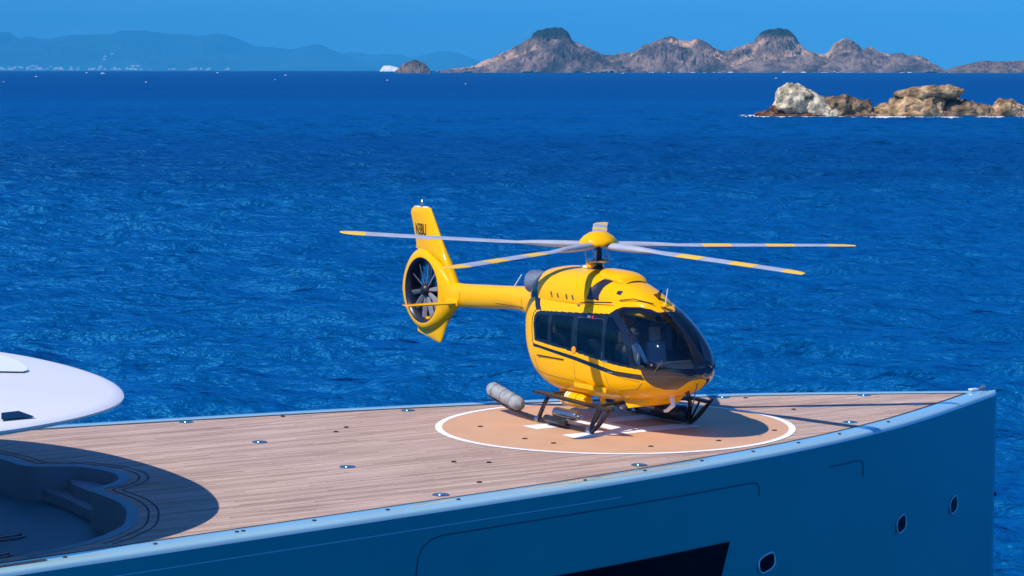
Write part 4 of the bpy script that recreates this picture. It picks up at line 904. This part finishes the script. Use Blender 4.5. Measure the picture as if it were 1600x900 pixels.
# one blade: x outwards
def blade_mesh(pitch=0):
    rs = [.10, .35, .6, .9, 1.2, 1.45, 1.7, 2.0, 2.16, 2.18, 2.76, 2.78, 3.5, 3.52, 4.13, 4.15, 4.82, 4.84, 5.05, 5.2, 5.32, 5.4]
    th_ = {.10: (.16, .10), .35: (.24, .15), .6: (.25, .15), .9: (.23, .14), 1.2: (.19, .12), 1.45: (.18, .09), 1.7: (.25, .05)}
    V = []; n = 12
    for r in rs:
        c, t = th_.get(r, (.32, .038))
        if r > 5: c = {5.05: .31, 5.2: .27, 5.32: .20, 5.4: .10}[r]; t = .03
        off = -.25*c if r > 1.5 else -.5*c
        sw = -.0 if r < 5 else {5.05: -.01, 5.2: -.03, 5.32: -.07, 5.4: -.13}[r]
        tw = math.radians((9-5*min(r, 5)/5)+pitch*min(r, 1.7)/1.7)
        ph = r/5.4
        for k in range(n):
            a = 2*math.pi*k/n; yy = math.cos(a)*c/2; zz = math.sin(a)*t/2*(1 if r < 1.5 else (.6+.4*math.cos(a)))
            yy2 = yy*math.cos(tw)-zz*math.sin(tw); zz2 = yy*math.sin(tw)+zz*math.cos(tw)
            V.append((r, yy2+sw, zz2))
    Fc = []; mi = []
    for i in range(len(rs)-1):
        for k in range(n):
            Fc.append((i*n+k, i*n+(k+1) % n, (i+1)*n+(k+1) % n, (i+1)*n+k))
            rm = (rs[i]+rs[i+1])/2; mi.append(1 if (2.17 < rm < 2.77 or 3.51 < rm < 4.14 or rm > 4.83) else 0)
    Fc.append(tuple((len(rs)-1)*n+k for k in range(n))); mi.append(1); Fc.append(tuple(range(n))[::-1]); mi.append(0)
    return V, Fc, mi
for az, zt_ in ((65.5, 3.56), (13.4, 3.34), (-65.6, 3.51), (-128, 3.85), (145.4, 3.74)):
    droop = zt_-HZ; bV, bF, bM = blade_mesh({-128: -14, -65.6: -10}.get(az, 0))
    if az == -128: bM = [1 if i >= 17*12 and m_ else 0 for i, m_ in enumerate(bM)]
    b0 = obj('rotor_blade', [(x, y, z+(droop)*(x/5.4)**1.2+.02*(1-x/5.4)) for x, y, z in bV], bF, M['grey'], mast, True, 50)
    b0.data.materials.append(M['band']); b0.data.polygons.foreach_set('material_index', bM)
    b0.location = HB; b0.rotation_euler = (0, 0, math.radians(az))
# ---- skids
for sd in (-1, 1):
    yk = sd*1.22
    P = catm([Vector((-3.2, yk, .33)), Vector((-2.6, yk, .20)), Vector((-2.0, yk, .10)), Vector((-1.5, yk, .06)), Vector((-.8, yk, .055)), Vector((.45, yk, .055)), Vector((.68, yk, .075)), Vector((.88, yk, .2)), Vector((1.12, yk, .40)), Vector((1.38, yk, .60))], 6)
    sk = MB().tube(P, .045, 12, rr=[.048]*(len(P)-8)+[.045, .042, .04, .036, .032, .028, .024, .02]).build('skid', M['darkmetal'], heli)
    for xx in (-1.32, .58):
        Pc = catm([Vector((xx, sd*1.22, .06)), Vector((xx+.09, sd*1.17, .30)), Vector((xx+.17, sd*1.11, .50)), Vector((xx+.19, sd*1.0, .56)), Vector((xx+.15, sd*.8, .57)), Vector((xx+.10, sd*.5, .57)), Vector((xx+.10, 0, .56))], 6)
        MB().tube(Pc, .045, 10).build('cross_tube', M['black'], heli)
        MB().lathe([(.065, -.07), (.065, .07)], (xx, sd*1.22, .055), 12, R_).build('skid_clamp', M['steel'], sk)
    MB().tube([(.62, sd*1.22, .08), (.95, sd*1.2, .50)], .022, 8).build('step_brace', M['darkmetal'], heli)
    MB().box((-.10, sd*1.20, .575), (2.75, .17, .05), rot=RY(.030), bev=.012).build('boarding_step', M['darkmetal'], heli)
    # gas bottle beside the skid
    MB().lathe([(.001, -.46), (.06, -.45), (.105, -.40), (.11, -.34), (.11, .32), (.08, .39), (.03, .42), (.03, .50), (.05, .51), (.05, .56), (.001, .57)], (-.50, sd*1.06, .24), 20, R_).build('inflation_bottle', M['steel'], heli)
    MB().lathe([(.001, -.42), (.05, -.41), (.07, -.36), (.07, .3), (.04, .38), (.001, .4)], (-.48, sd*1.34, .15), 18, R_).build('inflation_bottle', M['darkmetal'], heli)
# floats: grey pack on the rear of the right skid, left pack's shade put into its dark colour
def pack(c0, c1, r, mtl, name='float_bag', seed=0):
    c0 = Vector(c0); c1 = Vector(c1); d = (c1-c0); L_ = d.length; d.normalize(); u = d.orthogonal().normalized(); w_ = d.cross(u); V = []; n = 28; m_ = 26
    for i in range(m_+1):
        t = i/m_; k = min(1, (1-abs(2*t-1))*7)**.4*.9+.1 if 0 < t < 1 else .02
        for j in range(n):
            a = 2*math.pi*j/n; q = c0+d*L_*t; nz_ = noise.fractal(Vector((t*5, math.cos(a)*1.3, math.sin(a)*1.3+seed)), .8, 2, 4)
            rad = r*k*(1+.07*nz_+(.07*math.sin(t*60)*(1 if t > .85 else .15)))
            V.append(q+(u*math.cos(a)+w_*math.sin(a))*rad)
    return obj(name, V, [(i*n+j, i*n+(j+1) % n, (i+1)*n+(j+1) % n, (i+1)*n+j) for i in range(m_) for j in range(n)], mtl, heli, True)
pk = pack((-3.22, -1.22, .50), (-1.98, -1.22, .26), .150, M['canvas']); pk['label'] = 'pale grey stowed float bag at the rear of the near skid'
for q_ in (.22, .5, .78):
    c_ = Vector((-3.22, -1.22, .50)).lerp(Vector((-1.98, -1.22, .26)), q_); d_ = Vector((1.24, 0, -.24)).normalized(); n_ = Vector((.24, 0, 1.24)).normalized()
    MB().tube([c_+(n_*math.cos(a)*(.165 if math.cos(a) > 0 else .20)+Vector((0, 1, 0))*math.sin(a)*.160) for a in np.linspace(0, 2*math.pi, 25)], .005, 6, cap=False).build('float_strap', M['exhaust'], heli)
pk = pack((-.5, 1.12, .22), (.62, 1.12, .20), .17, M['navy'], seed=3); pk['label'] = 'stowed float bag on the far skid, shade painted into its dark colour'
# ---- cabin interior
MB().prism([(-2.0, -.66, .84), (1.4, -.64, .90), (2.0, -.40, 1.05), (2.0, .40, 1.05), (1.4, .64, .90), (-2.0, .66, .84)], None, (0, 0, .05)).build('cabin_floor', M['dark'], heli, smooth=False)
ip = MB(); ip.prism([(1.75, -.30, .98), (2.05, -.30, .98), (2.12, -.30, 1.30), (2.0, -.30, 1.52), (1.82, -.30, 1.5), (1.72, -.30, 1.3)], None, (0, .6, 0)); ip.prism([(1.80, -.52, 1.28), (2.10, -.50, 1.28), (2.02, -.50, 1.5), (1.84, -.52, 1.5)], None, (0, 1.02, 0)); panel = ip.build('instrument_panel', M['dark'], heli, smooth=False)
M['display'] = mat('display_glass', (.05, .08, .10), .1)
for y in (-.36, -.08, .2): MB().box((1.80, y, 1.40), (.012, .22, .16), rot=RY(-.15), bev=.004).build('display', M['display'], panel)
def seat(x, y, hr=True, mt='seat'):
    b_ = MB(); b_.box((x, y, 1.08), (.46, .44, .12), bev=.04).box((x-.27, y, 1.42), (.12, .44, .66), rot=RY(-.12), bev=.05).box((x, y, .92), (.3, .3, .24), bev=.02); s_ = b_.build('seat', M[mt], heli)
    if hr: MB().box((x-.33, y, 1.90), (.10, .26, .30), rot=RY(-.12), bev=.05).build('headrest', M['tan'], s_)
seat(.86, -.38); seat(.86, .38)
for y in (-.5, 0, .5): seat(-1.35, y)
for y in (-.4, .4): seat(-.15, y, False)
MB().box((-2.15, 0, 1.65), (.05, 1.2, 1.3), bev=.01).build('rear_bulkhead', M['dark'], heli)
MB().tube([(1.28, -.38, .82), (1.26, -.38, 1.1), (1.2, -.38, 1.3)], .014, 8).build('cyclic_stick', M['rubber'], heli)

# ------------------------------------------------------------------ pilot, seated in the right front seat
def skinbody(name, J, E_, mats, parent, lvl=2):
    me = bpy.data.meshes.new(name); me.from_pydata([j[0] for j in J], E_, []); o = bpy.data.objects.new(name, me); COL.objects.link(o)
    md = o.modifiers.new('skin', 'SKIN'); sv_ = me.skin_vertices[0].data
    for i, j in enumerate(J): sv_[i].radius = j[1]; sv_[i].use_root = (i == 0)
    sb = o.modifiers.new('sub', 'SUBSURF'); sb.levels = lvl; sb.render_levels = lvl
    bpy.context.view_layer.update()
    m2 = bpy.data.meshes.new_from_object(o.evaluated_get(bpy.context.evaluated_depsgraph_get())); bpy.data.objects.remove(o)
    m2.name = name; m2.materials.clear()
    for m_ in mats: m2.materials.append(m_)
    m2.polygons.foreach_set('use_smooth', [True]*len(m2.polygons))
    o = bpy.data.objects.new(name, m2); COL.objects.link(o)
    if parent: o.parent = parent
    return o
J = []; E_ = []
def jn(p, r, par=None):
    J.append((p, (r, r) if not isinstance(r, tuple) else r)); i = len(J)-1
    if par is not None: E_.append((par, i))
    return i
pel = jn((0, 0, .10), (.14, .12)); sp1 = jn((-.02, 0, .28), (.14, .11), pel); sp2 = jn((-.03, 0, .46), (.16, .12), sp1); nk = jn((-.02, 0, .62), .055, sp2)
hd1 = jn((.0, 0, .70), (.062, .066), nk); hd2 = jn((.015, 0, .77), (.074, .085), hd1); hd3 = jn((.01, 0, .85), (.066, .075), hd2); jn((.0, 0, .895), (.03, .035), hd3)
ns_ = jn((.095, 0, .765), (.010, .011), hd2)
for sd in (-1, 1):
    sh = jn((-.03, sd*.17, .52), .058, sp2); el = jn((.06, sd*.25, .27), .042, sh); wr = jn((.30, sd*.17, .22), .028, el); pa = jn((.37, sd*.15, .22), (.036, .018), wr)
    for q, (ly, ln) in enumerate(((-.028, .062), (-.010, .070), (.009, .066), (.027, .052))):
        f1 = jn((.40, sd*.15+ly, .22), .009, pa); f2 = jn((.40+ln*.6, sd*.15+ly, .205), .0085, f1); jn((.40+ln*.75, sd*.15+ly*.9, .175), .0075, f2)
    t1 = jn((.365, sd*.15-sd*.04, .225), .010, pa); jn((.40, sd*.15-sd*.058, .205), .0085, t1)
    hp_ = jn((.06, sd*.10, .08), .085, pel); kn = jn((.46, sd*.13, .13), .062, hp_); an = jn((.66, sd*.13, -.24), .042, kn); jn((.80, sd*.13, -.27), (.035, .04), an)
pil = skinbody('person', J, E_, [M['skin'], M['shirt'], M['trousers'], M['rubber']], None)
for p in pil.data.polygons:
    c = p.center
    k = 0
    if c.z < .155 and not (c.x > .25 and c.z > .17): k = 2
    elif c.z < .60 and not (c.x > .27 and c.z > .16): k = 1
    if c.z < -.2 or c.x > .70: k = 3
    if c.x > .24 and .165 < c.z < .26: k = 0
    p.material_index = k
Hm = Matrix.Translation((HO.x, HO.y, .012)) @ Matrix.Rotation(math.atan2(-LF.y, -LF.x), 4, 'Z')
pil.location = Hm @ Vector((.84, -.38, 1.17)); pil.rotation_euler = (0, 0, math.atan2(-LF.y, -LF.x))
tag(pil, 'person in pale shirt and dark cap sitting at the helicopter controls, cream shoulder straps', 'person')
def half_sphere(c, r, n=20, m_=8, z0=0.0):
    V = []; 
    for i in range(m_+1):
        ph = z0+(math.pi/2-z0)*i/m_
        for k in range(n): a = 2*math.pi*k/n; V.append((c[0]+r[0]*math.cos(ph)*math.cos(a), c[1]+r[1]*math.cos(ph)*math.sin(a), c[2]+r[2]*math.sin(ph)))
    return V, [(i*n+k, i*n+(k+1) % n, (i+1)*n+(k+1) % n, (i+1)*n+k) for i in range(m_) for k in range(n)]
mb = MB(); mb.add(*half_sphere((.012, 0, .815), (.098, .088, .10))); mb.prism([(.08, -.06, .818), (.17, -.045, .805), (.19, 0, .803), (.17, .045, .805), (.08, .06, .818)], None, (0, 0, .008)); mb.build('cap', M['dark'], pil)
mb = MB(); 
for sd in (-1, 1): mb.lathe([(.001, -.02), (.035, -.02), (.04, 0), (.035, .02), (.001, .02)], (.0, sd*.088, .765), 14, RX(math.pi/2))
mb.tube([(0, -.09, .78), (0, -.085, .87), (0, 0, .93), (0, .085, .87), (0, .09, .78)], .010, 6); mb.tube([(.0, -.10, .75), (.08, -.07, .71), (.11, -.02, .705)], .006, 6); mb.build('headset', M['rubber'], pil)
for sd in (-1, 1):
    MB().tube([(-.10, sd*.12, .60), (-.02, sd*.115, .615), (.07, sd*.10, .53), (.115, sd*.06, .40), (.13, sd*.02, .26)], .024, 6).build('shoulder_strap', M['cream'], pil)
for sd in (-1, 1): MB().lathe([(.001, -.008), (.010, -.006), (.012, 0)], (.083, sd*.032, .785), 8, RY(math.pi/2)).build('eye', M['dark'], pil)

SC.render.engine = 'CYCLES'
try:
    SC.cycles.max_bounces = 8; SC.cycles.transparent_max_bounces = 12
except Exception: pass
